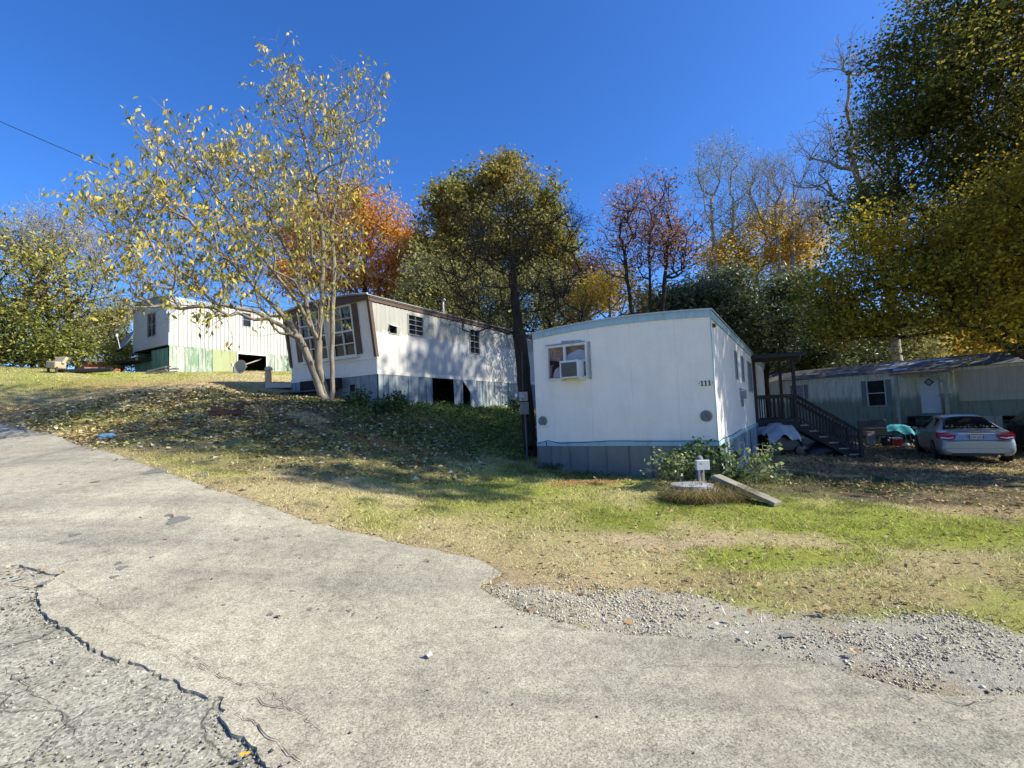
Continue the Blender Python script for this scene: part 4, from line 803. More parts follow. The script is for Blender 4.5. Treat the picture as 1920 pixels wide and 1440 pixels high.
def tree(name,label,cat,trunks,lobes,ntip,r_tip,r_trunk,bark,leaf=None,nleaf=10,lsize=(.1,.16),clr=.3,droop=.6,asp=.5,seed=1,step=.35,twigs=3,twl=.5,tsub=2,lift=.35,wpath=.3,extra=0,group=None,crownname='crown',leafshell=.33,wob=.06,keep=None,gaps=0,gfreq=1.1,clumps=0,csize=.6,up=.3,twig_all=0,cap=None):
    r=np.random.default_rng(seed); T=sample(lobes,ntip,r)
    A,par,tips,nt0=grow(trunks,T,step,r,lift,wpath,wob)
    nodes=list(tips)
    if twig_all: nodes+=list(r.choice(np.arange(nt0,len(A)),min(twig_all,len(A)-nt0),replace=False))
    ends=np.array(tips)
    if twigs: A,par,ends=addtwigs(A,par,nodes,twigs,twl,r,up,tsub)
    rad=radii(A,par,r_tip,r_trunk)
    if cap: rad[nt0:]=np.minimum(rad[nt0:],cap)
    base=trunks[0][0]
    rt=empty(name,tuple(base),0,label,cat,group); o0=np.array(base)
    V,F=treemesh(A,par,rad); tk=npmesh('trunk' if leaf else 'trunk',V-o0,F,bark,rt,smooth=True)
    if leaf and nleaf:
        e=ends[r.random(len(ends))<(keep if keep else 1)]; n=len(e)*nleaf; C=np.repeat(A[e],nleaf,0)+r.normal(0,clr,(n,3))*np.array([1,1,.8])
        if extra:
            if clumps: cc_=sample(lobes,clumps,r,.28); X_=cc_[r.integers(0,clumps,extra)]+r.normal(size=(extra,3))*np.array([1,1,.62])*csize*.5
            else: X_=sample(lobes,extra,r,leafshell)
            C=np.concatenate([C,X_]); n=len(C)
        if gaps:
            g=fbm(C[:,0]*1.0+C[:,2]*.7+seed,C[:,1]+C[:,2]*.9,gfreq,seed+5); k=g>gaps; C=C[k]; n=len(C)
        d=r.normal(size=(n,3)); d[:,2]=d[:,2]*.6-droop; V,F=leafquads(C,d,r.uniform(*lsize,n),r,asp=asp); npmesh(crownname,V-o0,F,leaf,rt)
    return rt
def base_at(u,Y,drop=.15):
    p=at(u,760,Y); return np.array([p[0],Y,gzf(p[0],Y)-drop])
# --- leaf materials
LF_FG=islandmat('leaf_pale_yellow',[(0,(.10,.14,.02)),(.3,(.28,.27,.05)),(.6,(.50,.41,.07)),(.85,(.68,.50,.08)),(1,(.60,.45,.18))],.3,spec=.3)
LF_LEFT=islandmat('leaf_yellow_green',[(0,(.18,.19,.03)),(.4,(.40,.37,.07)),(.75,(.58,.50,.11)),(1,(.68,.56,.24))],.45,clump=((.30,.31,.06),.5),cscale=.5)
LF_ORANGE=islandmat('leaf_orange',[(0,(.42,.18,.03)),(.45,(.66,.31,.05)),(.8,(.78,.42,.08)),(1,(.74,.50,.13))],.45,clump=((.50,.14,.03),.5),cscale=.35)
LF_OAK=islandmat('leaf_olive_oak',[(0,(.09,.11,.025)),(.45,(.23,.235,.05)),(.8,(.38,.35,.085)),(1,(.50,.33,.10))],.33,clump=((.36,.21,.05),.55),cscale=.33)
LF_RED=islandmat('leaf_dull_red',[(0,(.26,.11,.06)),(.5,(.46,.21,.11)),(1,(.60,.36,.19))],.4)
LF_GREYG=islandmat('leaf_grey_green',[(0,(.12,.13,.05)),(.6,(.27,.28,.10)),(1,(.46,.43,.20))],.4,clump=((.42,.36,.08),.6),cscale=.4)
LF_YEL=islandmat('leaf_bright_yellow',[(0,(.50,.34,.03)),(.5,(.75,.52,.04)),(1,(.80,.60,.15))],.5,clump=((.75,.36,.04),.5),cscale=.4)
LF_DKG=islandmat('leaf_dark_evergreen',[(0,(.06,.085,.03)),(.55,(.13,.16,.06)),(.9,(.22,.24,.11)),(1,(.42,.41,.26))],.3,rough=.45,spec=.6)
LF_BIG=islandmat('leaf_shade_olive',[(0,(.12,.13,.016)),(.4,(.28,.265,.03)),(.75,(.48,.40,.045)),(1,(.62,.43,.06))],.52,clump=((.46,.30,.025),.5),cscale=.3)
LF_BIGD=islandmat('leaf_shade_dark',[(0,(.08,.10,.016)),(.5,(.21,.215,.035)),(.85,(.38,.33,.055)),(1,(.52,.34,.07))],.5,clump=((.07,.06,.01),.6),cscale=.3)
LF_BRN=islandmat('needle_brown',[(0,(.05,.035,.02)),(.5,(.12,.07,.035)),(.8,(.09,.10,.03)),(1,(.17,.13,.06))],.15)
# --- small tree in front of the slanted window front
b=gp(618,752); by=b[1]
def tp(*pts): return [at(u,v,Y) for u,v,Y in pts]
t1=[b-np.array([0,0,.1])]+tp((606,720,by),(598,690,by-.2),(597,640,by-.3),(603,560,by-.4),(606,470,by-.5),(600,380,by-.5),(575,280,by-.6),(550,190,by-.6))
t2=[b+np.array([-.15,-.05,-.1])]+tp((590,700,by-.2),(572,655,by-.5),(545,610,by-.9),(500,560,by-1.4),(440,500,by-2.0),(370,430,by-2.6),(300,350,by-3))
t3=[b+np.array([.12,.0,-.1])]+tp((622,690,by-.1),(623,600,by-.2),(627,500,by-.2),(622,420,by-.2),(640,330,by-.2),(670,230,by-.2))
t4=tp((560,640,by-.6),(530,612,by-1.1),(480,585,by-1.6),(430,575,by-2.2),(370,560,by-2.8))
t5=tp((596,650,by-.3),(580,600,by-.5),(572,560,by-.6),(545,480,by-.9),(500,400,by-1.2),(470,310,by-1.4))
t6=tp((598,640,by-.3),(560,570,by-.9),(500,490,by-1.5),(430,400,by-2.0),(380,330,by-2.3))
FGY=by-.7
fl=[uvl(545,185,45,70,by-.6,.8),uvl(580,230,90,55,by-.6,1.2),uvl(650,210,50,55,by-.3,.8),uvl(690,190,20,45,by-.2,.5),uvl(640,300,70,70,by-.3,1.2),uvl(540,330,90,60,by-1,1.4),uvl(440,340,90,45,by-1.8,1.4),uvl(350,310,80,55,by-2.4,1.3),uvl(320,305,45,38,by-2.7,.9),uvl(265,365,50,55,by-3.1,1.0),uvl(222,445,38,45,by-3.5,.8),uvl(200,490,25,25,by-3.7,.5),uvl(290,430,110,60,by-3,1.6),uvl(420,430,120,75,by-2,1.8),uvl(550,430,100,80,by-1,1.5),uvl(350,520,130,50,by-2.8,1.6),uvl(250,530,80,45,by-3.6,1.2),uvl(480,530,110,50,by-1.6,1.6),uvl(640,430,40,110,by-.2,1),uvl(400,580,100,28,by-2.5,1.2),uvl(590,560,60,70,by-.6,1.2),uvl(270,590,40,30,by-3.6,.6)]
tree('small_tree','slender many stemmed tree with sparse hanging yellow leaves in front of the slanted windows','tree',[t1,t2,t3,t4,t5,t6],fl,430,.0035,.165,B_PALE,LF_FG,7,(.10,.20),.11,1.7,.40,3,.30,2,.55,2,lift=.25,wpath=.12,keep=.29,wob=.035,up=.45,twig_all=330,cap=.036)
# --- bare-armed conifer behind home 111
pb=np.array([.42,12.3,gzf(.42,12.3)-.1])
tr=[pb]+tp((987,760,12.3),(980,690,12.3),(972,620,12.3),(967,560,12.3),(962,500,12.2),(955,440,12.2),(948,385,12.2))
cl=[uvl(955,400,60,30,12.2,1),uvl(890,430,50,45,12,1.3),uvl(1010,450,60,45,12.4,1.4),uvl(1050,540,60,45,12.4,1.4),uvl(890,520,70,50,12,1.5),uvl(1000,560,90,45,12.3,1.6),uvl(930,480,70,50,12.2,1.5),uvl(1060,440,30,50,12.4,.8),uvl(900,600,50,35,12,1.0),uvl(1060,600,50,25,12.4,1)]
tree('conifer','tall dark conifer with a rough trunk and half bare arms behind home 111','tree',[tr],cl,150,.0035,.175,B_DARK,LF_BRN,9,(.03,.07),.12,.1,.22,5,.28,3,.34,2,lift=-.1,wpath=.02,keep=.8,twig_all=160,up=.25,cap=.017)
# --- trees standing behind the homes
def bt(name,label,u,Y,lobes,ntip,rt,bark,leaf,tops=None,seed=1,**k):
    b_=base_at(u,Y); cz=np.mean([l[0][2] for l in lobes]); cx_=np.mean([l[0][0] for l in lobes]); tops=tops or [(0,0)]
    trunks=[[b_+np.array([dx*.25,0,0]),b_+np.array([dx*.5,0,(cz-b_[2])*.45]),np.array([cx_+dx,Y+dy,cz])] for dx,dy in tops]
    return tree(name,label,'tree',trunks,lobes,ntip,.007,rt,bark,leaf,seed=seed,**k)
bt('oak_tree','big round olive green oak rising behind the two middle homes',965,33,[uvl(*a,33,2.6) for a in ((930,345,50,28),(865,385,60,35),(1000,380,55,35),(825,435,45,45),(900,440,80,55),(1015,450,55,50),(860,500,60,45),(960,500,90,50),(1045,490,35,40),(805,480,30,28),(950,322,30,18))],240,.40,B_DARK,LF_OAK,seed=11,gfreq=.62,nleaf=12,lsize=(.18,.34),clr=.35,twigs=2,twl=.5,step=.8,extra=24000,clumps=150,csize=.95,asp=.6,gaps=.30)
bt('maple_tree','orange autumn maple glowing behind the small yellow tree',700,36,[uvl(*a,36,2.6) for a in ((690,410,55,45),(735,455,45,50),(640,420,60,55),(660,490,80,50),(745,510,40,45),(590,480,50,50),(560,430,30,40),(760,440,20,30),(560,520,60,40),(700,545,90,35),(760,540,35,30))],220,.35,B_DARK,LF_ORANGE,seed=12,nleaf=10,lsize=(.14,.28),clr=.45,twigs=2,twl=.9,step=.8,extra=20000,clumps=150,csize=.9,asp=.6,gaps=.30)
bt('red_leaf_tree','slim tree with thin dull red leaves above home 111',1225,20.5,[uvl(*a,20.5,1.6) for a in ((1210,395,55,40),(1165,420,35,45),(1255,450,45,60),(1155,480,30,40),(1215,470,50,50),(1285,480,20,40))],150,.12,B_DARK,LF_RED,tops=[(-1.1,0),(.15,.3),(.9,0)],seed=13,nleaf=5,lsize=(.08,.16),clr=.2,twigs=3,twl=.5,step=.4,keep=.85,asp=.5)
bt('tall_thin_tree','tall airy tree with tiny grey green leaves left of the bare trees',1370,42,[uvl(*a,42,2) for a in ((1345,315,45,45),(1312,360,28,35),(1375,370,35,60),(1345,420,30,40),(1395,440,20,40))],130,.22,B_GREY,LF_GREYG,tops=[(-1,0),(1,0)],seed=14,nleaf=4,lsize=(.1,.2),clr=.35,twigs=3,twl=.8,step=.8,keep=.9)
bt('bare_tree','leafless upright tree with fine grey twigs behind the yellow tree',1490,42,[uvl(*a,42,2) for a in ((1470,330,45,50),(1440,400,35,50),(1530,420,35,70),(1490,420,50,60),(1420,350,20,30))],150,.24,B_GREY,None,tops=[(-.8,0),(.8,0)],seed=15,twigs=4,twl=1.1,tsub=3,step=.8,up=.7)
bt('bare_tree','leafless tree with long crooked limbs leaning left beside the big shady tree',1690,30,[uvl(*a,30,2) for a in ((1560,270,50,50),(1620,220,45,50),(1600,120,45,30),(1550,330,50,40),(1640,330,50,60),(1590,400,60,40))],110,.28,B_GREY,None,seed=16,twigs=4,twl=.9,tsub=3,step=.7,up=.4,lift=.1)
bt('yellow_tree','golden yellow and orange tree at the foot of the bare trees',1420,44,[uvl(*a,44,2.5) for a in ((1360,475,40,30),(1430,430,35,30),(1480,480,50,40),(1400,510,60,30),(1500,440,25,30),(1340,510,30,25))],130,.25,B_GREY,LF_YEL,seed=17,extra=5000,nleaf=24,lsize=(.16,.32),clr=.5,twigs=2,twl=.9,step=.9,gaps=.38)
bt('yellow_tree','low bright yellow tree just over the roof of home 111',1150,27,[uvl(*a,27,1.5) for a in ((1130,560,40,25),(1180,575,35,20),(1100,575,30,25),(1160,540,30,15))],80,.12,B_GREY,LF_YEL,seed=18,nleaf=9,lsize=(.14,.26),clr=.35,twigs=2,twl=.6,step=.6,gaps=.35)
bt('brown_leaf_tree','thin tree with rusty brown leaves left of the low yellow one',1110,31,[uvl(*a,31,1.5) for a in ((1105,520,35,30),(1120,560,35,25),(1085,540,25,30))],80,.12,B_DARK,islandmat('leaf_rust_brown',[(0,(.10,.05,.03)),(1,(.30,.15,.08))],.3),seed=19,nleaf=5,lsize=(.12,.24),clr=.3,twigs=3,twl=.6,step=.6)
for i,(u,Y,ls,lab) in enumerate(((835,29,((830,560,50,55),(800,520,35,40),(790,580,35,30)),'grey green young tree left of centre over the peeling home'),(925,30,((900,560,55,50),(940,590,40,35),(870,600,30,30)),'grey green young tree right behind the conifer trunk'),(1050,29,((1050,580,50,35),(1000,600,45,30),(1020,540,40,25)),'low grey green young tree between conifer and home 111'),(805,30,((800,575,25,22),(785,595,30,16)),'low grey green young tree beside the roof mast'))):
    bt('young_tree',lab,u,Y,[uvl(*a,Y,1.8) for a in ls],110,.14,B_DARK,LF_GREYG,seed=30+i,nleaf=8,lsize=(.12,.26),clr=.35,twigs=3,twl=.6,step=.6,group='young trees behind the middle homes',gaps=.34)
for i,(u,Y,ls,lab) in enumerate(((1275,27,((1270,600,50,35),(1300,570,45,30),(1240,590,30,30)),'dark evergreen shrub over the right end of the roof of home 111'),(1345,28,((1340,590,55,38),(1370,560,35,35),(1390,620,40,40)),'dark evergreen shrub behind the far end of home 111'),(1440,29,((1440,600,50,45),(1430,650,45,35),(1470,560,40,35)),'dark glossy evergreen shrub above the porch roof'),(1530,33,((1530,610,55,45),(1550,660,55,30),(1500,650,40,30)),'dark evergreen shrub over the left part of the mildewed home'))):
    bt('evergreen_shrub',lab,u,Y,[uvl(*a,Y,2.0) for a in ls],110,.14,B_DARK,LF_DKG,seed=40+i,nleaf=22,lsize=(.18,.36),clr=.38,twigs=2,twl=.6,step=.6,asp=.32,droop=.1,group='evergreen shrubs behind the homes',extra=1500)
# --- big trees at the right
tb=base_at(2000,17); R1=[uvl(1800,480,110,70,16.5,2.2),uvl(1640,470,75,60,17.5,2),uvl(1570,540,60,45,17.5,1.6),uvl(1680,560,110,55,16.8,2),uvl(1850,540,110,80,15.5,2.2),uvl(1620,600,80,35,17.2,1.5),uvl(1760,620,110,42,16,1.8),uvl(1880,610,90,40,15,1.8),uvl(1560,620,50,25,17.5,1.3),uvl(1900,400,90,70,15.5,2)]
R1+= [(np.array([19.5,14.5,7.5]),np.array([3.5,3,3.5])),(np.array([23,17,8]),np.array([4,3,4])),(np.array([20,19,7]),np.array([3,3,3]))]
tree('maple_tree','spreading shady maple with olive and yellow leaves hanging over the car','tree',[[np.array([21.0,17.5,-.7]),np.array([20.8,17.3,3.5]),np.array([19.5,17,7.]),np.array([18.6,16.8,10.])],[np.array([20.8,17.3,3.5]),np.array([17.5,16.8,5.2]),np.array([13.5,17,5.6])]],R1,420,.007,.33,B_DARK,LF_BIG,12,(.09,.18),.30,.5,.6,50,.6,2,.7,2,extra=64000,clumps=420,csize=.85,gfreq=.8,gaps=.30,lift=.05)
R2=[uvl(1840,60,130,90,21,3),uvl(1740,170,80,90,21,3),uvl(1700,250,80,60,21.5,2.5),uvl(1850,210,110,90,20.5,3),uvl(1720,350,90,60,21.5,2.5),uvl(1840,340,110,70,21,3),uvl(1655,130,40,45,21.5,1.6),uvl(1640,420,60,50,22,2),uvl(1850,-60,120,90,21,3)]
R2+= [(np.array([24,20,14]),np.array([4.5,4,6])),(np.array([26,24,10]),np.array([4,4,5]))]
tree('oak_tree','towering dark oak at the right edge above the shady maple','tree',[[np.array([23.5,21.5,-.8]),np.array([23.2,21.4,6]),np.array([21.8,21.3,12]),np.array([20.5,21.2,19.])],[np.array([23.2,21.4,6]),np.array([20,21.5,9]),np.array([17.5,21.5,12])]],R2,420,.009,.42,B_DARK,LF_BIGD,12,(.11,.23),.45,.4,.6,51,.8,2,.9,2,extra=64000,clumps=330,csize=1.1,gfreq=.8,gaps=.30,lift=.2)
# shade trees east of the picture
def shade(label,x,y,lob,h,seed,ex):
    z_=gzf(x,y)-.1; tree('maple_tree',label,'tree',[[np.array([x,y,z_]),np.array([x,y,h*.3]),np.array([x,y,h*.75])]],lob,190,.01,.28,B_DARK,LF_BIG,9,(.22,.40),.5,.4,.6,seed,.8,2,.9,1,extra=ex,gaps=.37)
A3=np.array
shade('nearer shade maple just outside the right edge',17.5,9.3,[(A3([17.5,9.5,8.5]),A3([3.4,2.5,3.8])),(A3([15.4,9.9,6]),A3([2,2,2.2])),(A3([17.5,8.2,14.5]),A3([3.6,2.6,3.2])),(A3([17.6,4.4,15.6]),A3([1.9,.9,1.5])),(A3([17.8,7.0,19.6]),A3([3.2,2.6,2.4])),(A3([19,9,18]),A3([3,2.5,2.6]))],19,60,19000)
shade('taller shade maple standing outside the picture to the right',20.8,12.6,[(A3([20.8,12.4,16]),A3([3.4,2.9,7])),(A3([18.6,12.6,13]),A3([2.4,2.2,4.5])),(A3([22.5,12.6,13]),A3([2.4,2.4,4.5])),(A3([20.8,14,21]),A3([3,2.6,2.6]))],23,61,9000)
# --- left edge trees
bt('broadleaf_tree','bushy yellow green tree at the left edge with bare twigs on top',95,24,[uvl(*a,24,2) for a in ((50,530,75,45),(125,530,50,45),(160,575,38,32),(20,570,50,40),(90,590,75,40),(60,480,60,25))],200,.2,B_DARK,LF_LEFT,tops=[(-1.5,0),(0,0),(1.6,0)],seed=70,nleaf=5,lsize=(.12,.22),clr=.28,twigs=3,twl=.6,step=.5,gaps=.38,keep=.8)
bt('bare_tree','thin leafless treetop above the left edge trees',110,27,[uvl(*a,27,1.6) for a in ((60,455,50,30),(125,440,35,40),(160,470,35,40),(20,470,30,30))],110,.13,B_GREY,LF_LEFT,tops=[(-1.2,0),(.8,0)],seed=71,nleaf=1,lsize=(.1,.2),clr=.3,twigs=4,twl=.7,tsub=3,step=.6,keep=.3)
bt('holly_bush','dark green leafy bush under the left edge tree',60,23,[uvl(*a,23,1.4) for a in ((40,645,60,40),(105,650,42,32),(140,664,18,20),(10,610,40,35),(90,610,50,25),(0,665,50,30),(80,672,60,22))],150,.10,B_DARK,islandmat('leaf_deep_green',[(0,(.07,.09,.02)),(.6,(.19,.21,.045)),(.9,(.38,.37,.08)),(1,(.55,.48,.13))],.4),seed=72,nleaf=14,lsize=(.1,.2),clr=.3,twigs=2,twl=.4,step=.5,extra=1500)
bt('cedar_tree','small ragged green cedar beside the left home',228,26,[uvl(*a,26,.7) for a in ((232,660,16,26),(222,620,14,30),(225,580,8,25),(238,682,14,14),(222,680,14,12))],90,.07,B_DARK,LF_LEFT,seed=73,nleaf=12,lsize=(.06,.16),clr=.2,twigs=2,twl=.35,step=.4,lift=-.1)
bt('pine_tree','dark far off pine between the left trees and the left home',205,48,[uvl(*a,48,1.6) for a in ((205,645,22,20),(200,610,16,28),(190,660,30,12))],70,.15,B_DARK,LF_DKG,seed=74,nleaf=14,lsize=(.15,.35),clr=.45,twigs=2,twl=.6,step=.8)
bt('red_leaf_tree','far off thin red tree beyond the crest at left',168,60,[uvl(*a,60,2) for a in ((170,640,20,18),(165,620,15,15))],60,.15,B_GREY,LF_RED,seed=75,nleaf=5,lsize=(.2,.4),clr=.5,twigs=3,twl=1,step=1)
# --- woodland behind: three kinds copied
def proto(name,label,bark,leaf,seed,h,rr,group,**k):
    lob=[(np.array([0,0,h*.66]),np.array([rr,rr,h*.3])),(np.array([rr*.6,.3,h*.5]),np.array([rr*.7,rr*.6,h*.22])),(np.array([-rr*.6,-.2,h*.52]),np.array([rr*.7,rr*.6,h*.2])),(np.array([0,0,h*.85]),np.array([rr*.5,rr*.5,h*.14]))]
    return tree(name,label,'tree',[[np.array([0,0,-.3]),np.array([.1,0,h*.3]),np.array([0,0,h*.75])]],lob,110,.012,.2,bark,leaf,seed=seed,step=.9,group=group,**k)
WG='woodland trees behind the mobile homes'
pr=[proto('woodland_tree','olive green woodland tree in the belt behind the homes',B_GREY,LF_GREYG,80,9,2.6,WG,nleaf=8,lsize=(.22,.42),clr=.5,twigs=3,twl=.8,gaps=.34),
    proto('woodland_tree','ochre yellow woodland tree in the belt behind the homes',B_GREY,LF_YEL,81,8,2.3,WG,nleaf=6,lsize=(.22,.42),clr=.5,twigs=3,twl=.8,gaps=.36),
    proto('woodland_tree','brown leaved woodland tree in the belt behind the homes',B_GREY,LF_BRN,82,9,2.4,WG,nleaf=7,lsize=(.2,.4),clr=.5,twigs=3,twl=.8,gaps=.34),
    proto('woodland_tree','dark green woodland tree in the belt behind the homes',B_DARK,LF_DKG,83,8,2.5,WG,nleaf=13,lsize=(.25,.45),clr=.5,twigs=2,twl=.8,gaps=.3)]
def copytree(o,loc,rz,s):
    c=o.copy(); COL.objects.link(c); c.location=loc; c.rotation_euler=(0,0,rz); c.scale=(s,s,s)
    for ch in o.children: d=ch.copy(); COL.objects.link(d); d.parent=c
    return c
wr=np.random.default_rng(99); used=[False]*4
spots=[]
for u,Y,k,s in ((560,46,0,.8),(640,48,2,.7),(790,42,3,.8),(850,40,0,.9),(880,46,2,.9),(940,42,0,.8),(1000,44,1,.7),(1050,40,0,.8),(1090,48,2,.9),(1140,38,1,.62),(1190,46,0,.8),(1240,40,2,.75),(1290,44,0,.8),(1330,38,3,.7),(1390,46,3,.85),(1440,40,3,.8),(1480,48,2,.95),(1520,42,3,.95),(1570,44,1,.9),(1600,38,3,.9),(1640,48,1,.95),(1680,40,0,.9),(1710,46,1,1.0),(1760,38,1,.8),(1790,46,2,1.0),(1840,40,1,.95),(1880,46,0,1.1),(1930,38,1,.9),(1990,42,2,1.),(1536,35,0,.75),(1620,34,3,.72),(1700,34,0,.8),(1850,34,1,.75),(2060,36,3,1.1)):
    p=at(u,760,Y); spots.append((p[0],Y,k,s))
for x,y,k,s in spots:
    loc=(x,y,gzf(x,y)); 
    if not used[k]: used[k]=True; o=pr[k]; o.location=loc; o.scale=(s,s,s); o.rotation_euler=(0,0,wr.uniform(0,6))
    else: o=copytree(pr[k],loc,wr.uniform(0,6),s)
    uu=960+FPX*x/y; pl=[p_ for lim,p_ in ((620,'behind the small yellow tree'),(700,'behind the orange maple'),(820,'behind the roof mast'),(865,'behind the left half of the oak'),(910,'left of the conifer'),(960,'right behind the conifer'),(1020,'just right of the conifer'),(1070,'above the left corner of home 111'),(1115,'above the window of home 111'),(1160,'near the low yellow tree'),(1210,'left of the red leaf tree'),(1260,'right of the red leaf tree'),(1310,'above the right half of home 111'),(1360,'below the tall thin tree'),(1410,'below the golden tree'),(1460,'above the porch roof'),(1500,'below the leafless upright tree'),(1550,'above the porch stairs'),(1585,'above the far end of the mildewed home'),(1625,'left of the mildewed home window'),(1660,'above the mildewed home window'),(1695,'left of the mildewed home door'),(1730,'above the white door'),(1775,'above the silver car'),(1820,'right of the white door'),(1865,'over the patched roof'),(1910,'near the right edge'),(1960,'at the very right edge'),(9999,'beyond the right edge')) if uu<lim][0]
    o['label']=('tall ' if s>.88 else 'short ' if s<.73 else '')+('near ' if y<41 else 'far ')+['olive green','ochre yellow','brown leaved','dark green'][k]+' woodland tree '+pl
# far off wood: low mass along the horizon
def farwood():
    r=np.random.default_rng(123); n=36000; a=r.uniform(-.75,1.35,n); d=r.uniform(62,85,n); x=d*np.sin(a); y=d*np.cos(a); hh=4.5+3*fbm(x,y,.12,4); z=gz(x,y)+r.random(n)**.8*hh
    k=(a>-.38)|(r.random(n)<.0); P=np.stack([x,y,z],1)[k]; n=len(P); V,F=leafquads(P,r.normal(size=(n,3)),r.uniform(.5,1.0,n),r,asp=.7)
    return tag(npmesh('far_woods',V,F,islandmat('far_wood_leaf',[(0,(.12,.12,.05)),(.5,(.28,.24,.10)),(.8,(.42,.30,.10)),(1,(.30,.20,.12))],.35,clump=((.25,.14,.04),.7),cscale=.08)),'hazy brown and olive far woods behind the park','woods',kind='stuff')
farwood()
# ------------------------------------------------------------------ porch with stairs on home 111
D0=np.array([3.65+.51*9.0,8.66+.86*9.0]); dz=.97; A_=math.atan2(-.27,.96)
pr_=empty('wooden_porch',(D0[0],D0[1],-.2),A_,'dark wooden porch with roof, railing and stairs on the right side of home 111','porch')
zl=lambda z:z+.2
def pp(name,mb,mat=M_WOODD,par=pr_,**k): return obj(name,mb,mat,par,**k)
mb=MB()
for k in range(12): mb.b2((-.35+k*.0,-.02+k*.145,zl(dz-.04)),(1.28,.118+k*.145,zl(dz)))
pp('deck_floor',mb)
mb=MB(); mb.b2((-.3,-.06,zl(dz-.22)),(1.30,-.022,zl(dz-.03))); pp('joist',mb); mb=MB(); mb.b2((1.282,-.06,zl(dz-.22)),(1.32,1.75,zl(dz-.03))); pp('joist',mb)
def gl(x,y): 
    c,s=math.cos(A_),math.sin(A_); return gzf(D0[0]+c*x-s*y,D0[1]+s*x+c*y)+.2-.08
for (x,y,t) in ((1.24,-.0,3.15),(.05,1.6,3.2),(1.24,1.66,3.15),(.05,-.0,3.2)):
    mb=MB(); mb.b2((x-.045,y-.045,gl(x,y)),(x+.045,y+.045,zl(t))); pp('post',mb)
mb=MB(); mb.box((.50,.8,zl(3.26)),(2.0,2.3,.05),ry=-.0,rx=.02); mb.b2((-.45,-.40,zl(3.12)),(1.55,-.36,zl(3.23))); pp('porch_roof',mb)
mb=MB(); mb.b2((-.1,-.05,zl(3.02)),(1.45,.0,zl(3.13))); pp('beam',mb)
def rail(a,b,n,h=.9,low=.08,name='railing'):
    r=MB(); a=Vector(a);b=Vector(b); r.bar(a+Vector((0,0,h)),b+Vector((0,0,h)),.09,.04); r.bar(a+Vector((0,0,h-.06)),b+Vector((0,0,h-.06)),.035,.07); r.bar(a+Vector((0,0,low)),b+Vector((0,0,low)),.035,.07); ro=pp(name,r)
    for i in range(n):
        t=(i+.5)/n; q=a+(b-a)*t; m_=MB(); m_.b2((q.x-.018,q.y-.018,q.z+low),(q.x+.018,q.y+.018,q.z+h-.05)); sub('baluster',m_,M_WOODD,ro)
    return ro
rail((.08,-.02,zl(dz)),(1.2,-.02,zl(dz)),8); rail((.05,1.62,zl(dz)),(1.2,1.62,zl(dz)),8)
EX=3.02; zb_=gl(EX,0)+.08
for y in (-.02,1.02): rail((1.30,y,zl(dz)),(EX,y,zb_+.02),18,.86,.12,'stair_railing')
for y in (-.02,1.02): mb=MB(); mb.b2((EX-.05,y-.045,zb_-.1),(EX+.05,y+.045,zb_+.95)); pp('post',mb)
for y in (.05,.96): mb=MB(); mb.bar((1.3,y,zl(dz)-.14),(EX,y,zb_-.05),.04,.24); pp('stringer',mb)
for k in range(6):
    t=(k+.6)/6.3; x=1.3+(EX-1.3)*t; z=zl(dz)+(zb_-zl(dz))*t-.02; mb=MB(); mb.b2((x-.14,.02,z-.02),(x+.14,1.0,z+.02)); pp('stair_tread',mb,M_WOODG)
# things under and beside the porch
def lump(c,r,seed,n=18,amp=.18,fold=5,flat=0):
    rr=np.random.default_rng(seed); mb=MB(); vs=[];ph=rr.uniform(0,6,6)
    for i in range(n+1):
        th=math.pi*i/n
        for j in range(2*n):
            a=math.pi*j/n; d=1+amp*(math.sin(fold*a+ph[0]+2*math.sin(th*2+ph[1]))*.5+math.sin(2*a+ph[2])*.4+math.sin(3*th+a*2+ph[3])*.4+rr.normal(0,.12))*math.sin(th)
            z=math.cos(th)*r[2]*(1+amp*.5*math.sin(4*a+ph[4])*math.sin(th)); z=max(z,-flat) if flat else z
            vs.append((c[0]+math.sin(th)*math.cos(a)*r[0]*d,c[1]+math.sin(th)*math.sin(a)*r[1]*d,c[2]+z))
    m=2*n; fs=[(i*m+j,(i+1)*m+j,(i+1)*m+(j+1)%m,i*m+(j+1)%m) for i in range(n) for j in range(m)]; return mb.add(vs,fs)
M_TARP=pm('grey_blue_tarp',(.27,.30,.34),.45,.25,4,bump=.6,bscale=9,stain=(.42,.45,.50),stain_amt=.8)
M_BLKP=pm('black_plastic',G(.022),.45,.3,5)
p=gp(1462,852); t=empty('covered_machine',tuple(p),R(5),'dark machine half covered by a crumpled grey blue tarp under the porch','machine')
mb=MB(); mb.b2((-.55,-.4,.12),(.5,.45,.62)); obj('body',mb,M_BLKP,t,bevel=.05)
for x in (-.4,.38):
    mb=MB(); mb.lathe((x,-.42,.14),[(.14,-.05),(.14,.05),(.05,.06)],16,Matrix.Rotation(R(90),3,'X')); obj('wheel',mb,M_BLKP,t)
mb=MB(); n=26; rr=np.random.default_rng(3); vs=[]
for i in range(n):
    for j in range(n):
        x=-.62+1.34*i/(n-1); y=-.52+1.05*j/(n-1); u_=i/(n-1); top=.98-.55*abs(u_-.42)**1.3*1.6; e=max(0,abs(y)-.36); z=top-e*2.2+.05*math.sin(x*13+y*5)+.04*math.sin(y*17+x*7)+rr.normal(0,.008)
        if u_>.80: z-=(u_-.80)*3.2
        vs.append((x,y*(1-.1*(z<.5)),max(z,.2)))
mb.add(vs,[(i*n+j,(i+1)*n+j,(i+1)*n+j+1,i*n+j+1) for i in range(n-1) for j in range(n-1)]); obj('tarp_cover',mb,M_TARP,t,smooth=True)
